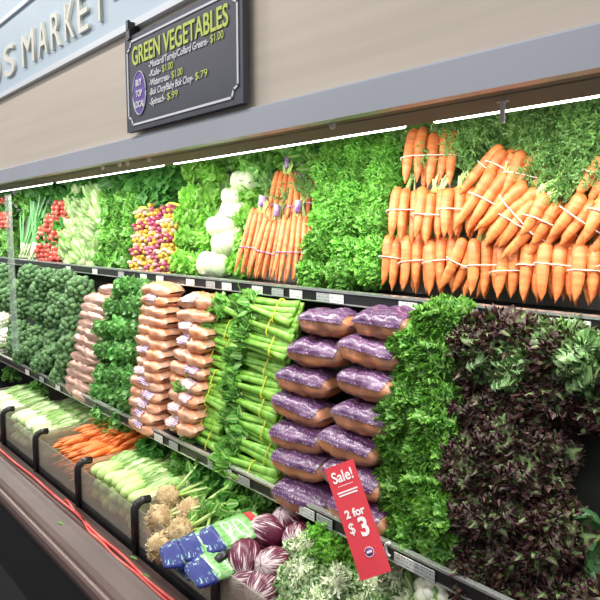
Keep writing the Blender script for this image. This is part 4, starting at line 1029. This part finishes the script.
# frisee
FR = [shell_bunch(400+q, 420, .085, .08, .055, .040, .0055, .006, 'frisee', jit=.7, fr=3, nl=7, nw=2, curl=2.0, core=.55, front=False) for q in range(3)]
def heart_me(seed):
    rg = random.Random(seed); mb = MB()
    for i in range(90):
        d = rdir(rg); d.z = abs(d.z)+.3; d.normalize()
        leaf(mb, d*.01, d, rdir(rg), rg.uniform(.03, .05), .005, .005, 3, rg.uniform(.5, 2.5), 6, 2, rg=rg)
    mb.ell((0, 0, .012), (.026, .026, .02), 8, 6, .2, seed)
    return mb.mesh('heart', 'hearts')
M['hearts'] = mat('white_heart', (.74, .80, .58), (.62, .74, .42), 20, .5)
FH = [heart_me(q) for q in range(2)]
FG = [featherball(300+s, 60, .085, 'dill', .003, .02) for s in range(2)]
frs = [(300, 582, -1.015, 'left, beside the radicchio'), (338, 590, -1.015, 'middle front'), (372, 592, -1.020, 'below the sale sign'), (305, 556, -0.990, 'rear left'), (396, 585, -1.010, 'right of the sale sign foot'), (318, 612, -1.050, 'cut by the bottom edge at left'), (360, 620, -1.050, 'cut by the bottom edge at right'), (410, 610, -1.050, 'beside the cauliflower')]
for i, (u, v, z, w_) in enumerate(frs):
    thing('frisee_head', [('leaves', FR[i % 3], None, None), ('heart', FH[i % 2], T(0, 0, .045), None, 'white heart')], 'frilly pale green frisee head with white heart, ' + w_, 'frisee', 'frisee heads', frame(at(u, v, ((1, z), (1.4, z))), Vector((.35, -.45, 1)), (0, 0, 1), .95))
fgs = [(322, 548, -0.980, 'left of the sale sign'), (345, 552, -0.970, 'behind the sale sign'), (335, 538, -0.950, 'rear, under the purple bags'), (375, 560, -0.980, 'right behind the sale sign'), (398, 562, -0.980, 'under the curly kale')]
for i, (u, v, z, w_) in enumerate(fgs):
    thing('green_herb_bunch', FG[i % 2], 'fine leaved fresh green bunch, ' + w_, 'herbs', 'fine leaved bunches in the bottom deck', frame(at(u, v, ((1, z), (1.4, z))), Vector((.1, -.2, 1)), (.45, -.88, .1), 1.0))
# dark greens behind bins
rg = random.Random(61)
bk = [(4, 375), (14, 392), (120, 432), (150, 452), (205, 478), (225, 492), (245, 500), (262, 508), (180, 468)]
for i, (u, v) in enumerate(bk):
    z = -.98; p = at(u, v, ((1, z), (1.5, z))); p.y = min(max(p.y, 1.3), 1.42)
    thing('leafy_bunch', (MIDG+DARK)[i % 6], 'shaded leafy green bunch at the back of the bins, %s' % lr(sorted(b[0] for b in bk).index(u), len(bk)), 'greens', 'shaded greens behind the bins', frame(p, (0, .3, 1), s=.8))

# ================================================================== SALE SIGN
ss_top = at(338.5, 464, ((1.20, -2), (1.20, 2))); ss_bot = at(376, 576, ((1.175, -2), (1.175, 2)))
Ls = (ss_top-ss_bot).length; wS = .088
zdir = (ss_top-ss_bot).normalized(); fdir = Vector((.62, -.78, 0)); 
sm = frame(ss_bot, zdir, fdir)
sale = tag(ob('sale_sign', None, None, sm), 'tilted red sale sign reading 2 for $3 clipped to the lower shelf rail', 'sign')
mb = MB(); mb.box(-wS/2, wS/2, 0, .002, 0, Ls); ob('card', mb.mesh('card', 'salered', False), sale)
def st(txt, size, z, sx=1.0, bold=0, m='salewhite', x=0, shear=0, nm='lettering'):
    o = ob(nm, text_mesh(txt, size, .0006, m, sx, bold, shear, 'CENTER'), sale, T(x, -.001, z) @ UP); o['label'] = 'white lettering'; return o
st('Sale!', .043, Ls-.048, .80, .0007)
st('2 for', .030, Ls*.52, .95, .001)
st('$', .040, Ls*.385, .85, .0003, x=-.022); st('3', .068, Ls*.34, .85, .002, x=.012)
for k, (zz, ww) in enumerate(((Ls-.060, .045), (Ls-.078, .06), (Ls-.086, .055))):
    mb = MB(); mb.box(-ww/2, ww/2, -.001, 0, zz, zz+(.0015 if k == 0 else .004)); o = ob('small_print', mb.mesh('small_print', 'salewhite', False), sale); o['label'] = 'thin white line of print'
mb = MB(); mb.tube([(0, -.0012, 0), (0, -.0002, 0)], .013, 16); o = ob('round_logo', mb.mesh('round_logo', 'salepurple'), sale, T(.004, 0, Ls*.20)); o['label'] = 'small purple round mark'
mb = MB(); mb.tube([Vector((.0125*math.cos(k*PI/8), -.0016, .0125*math.sin(k*PI/8))) for k in range(17)], .0008, 4); mb.box(-.007, .007, -.0016, 0, -.002, .003); ob('logo_rim', mb.mesh('logo_rim', 'salewhite'), o)['label'] = 'white rim and word'
# clip
p = at(386, 548, ((1.235, -2), (1.235, 2))); mb = MB(); mb.tube([Vector((.012+.014*math.cos(a), 0, .018*math.sin(a))) for a in [PI*.45+k*PI*1.1/8 for k in range(9)]], .0045, 6)
tag(ob('sign_clip', mb.mesh('sign_clip', 'salewhite'), None, T(*p)), 'white curved clip on the rail right of the sale sign', 'clip')

# ================================================================== RENDER LOOK
sc = bpy.context.scene; vs = sc.view_settings
vs.view_transform = 'Standard'; vs.look = 'None'; vs.gamma = 1; vs.use_curve_mapping = False; vs.exposure = -.15
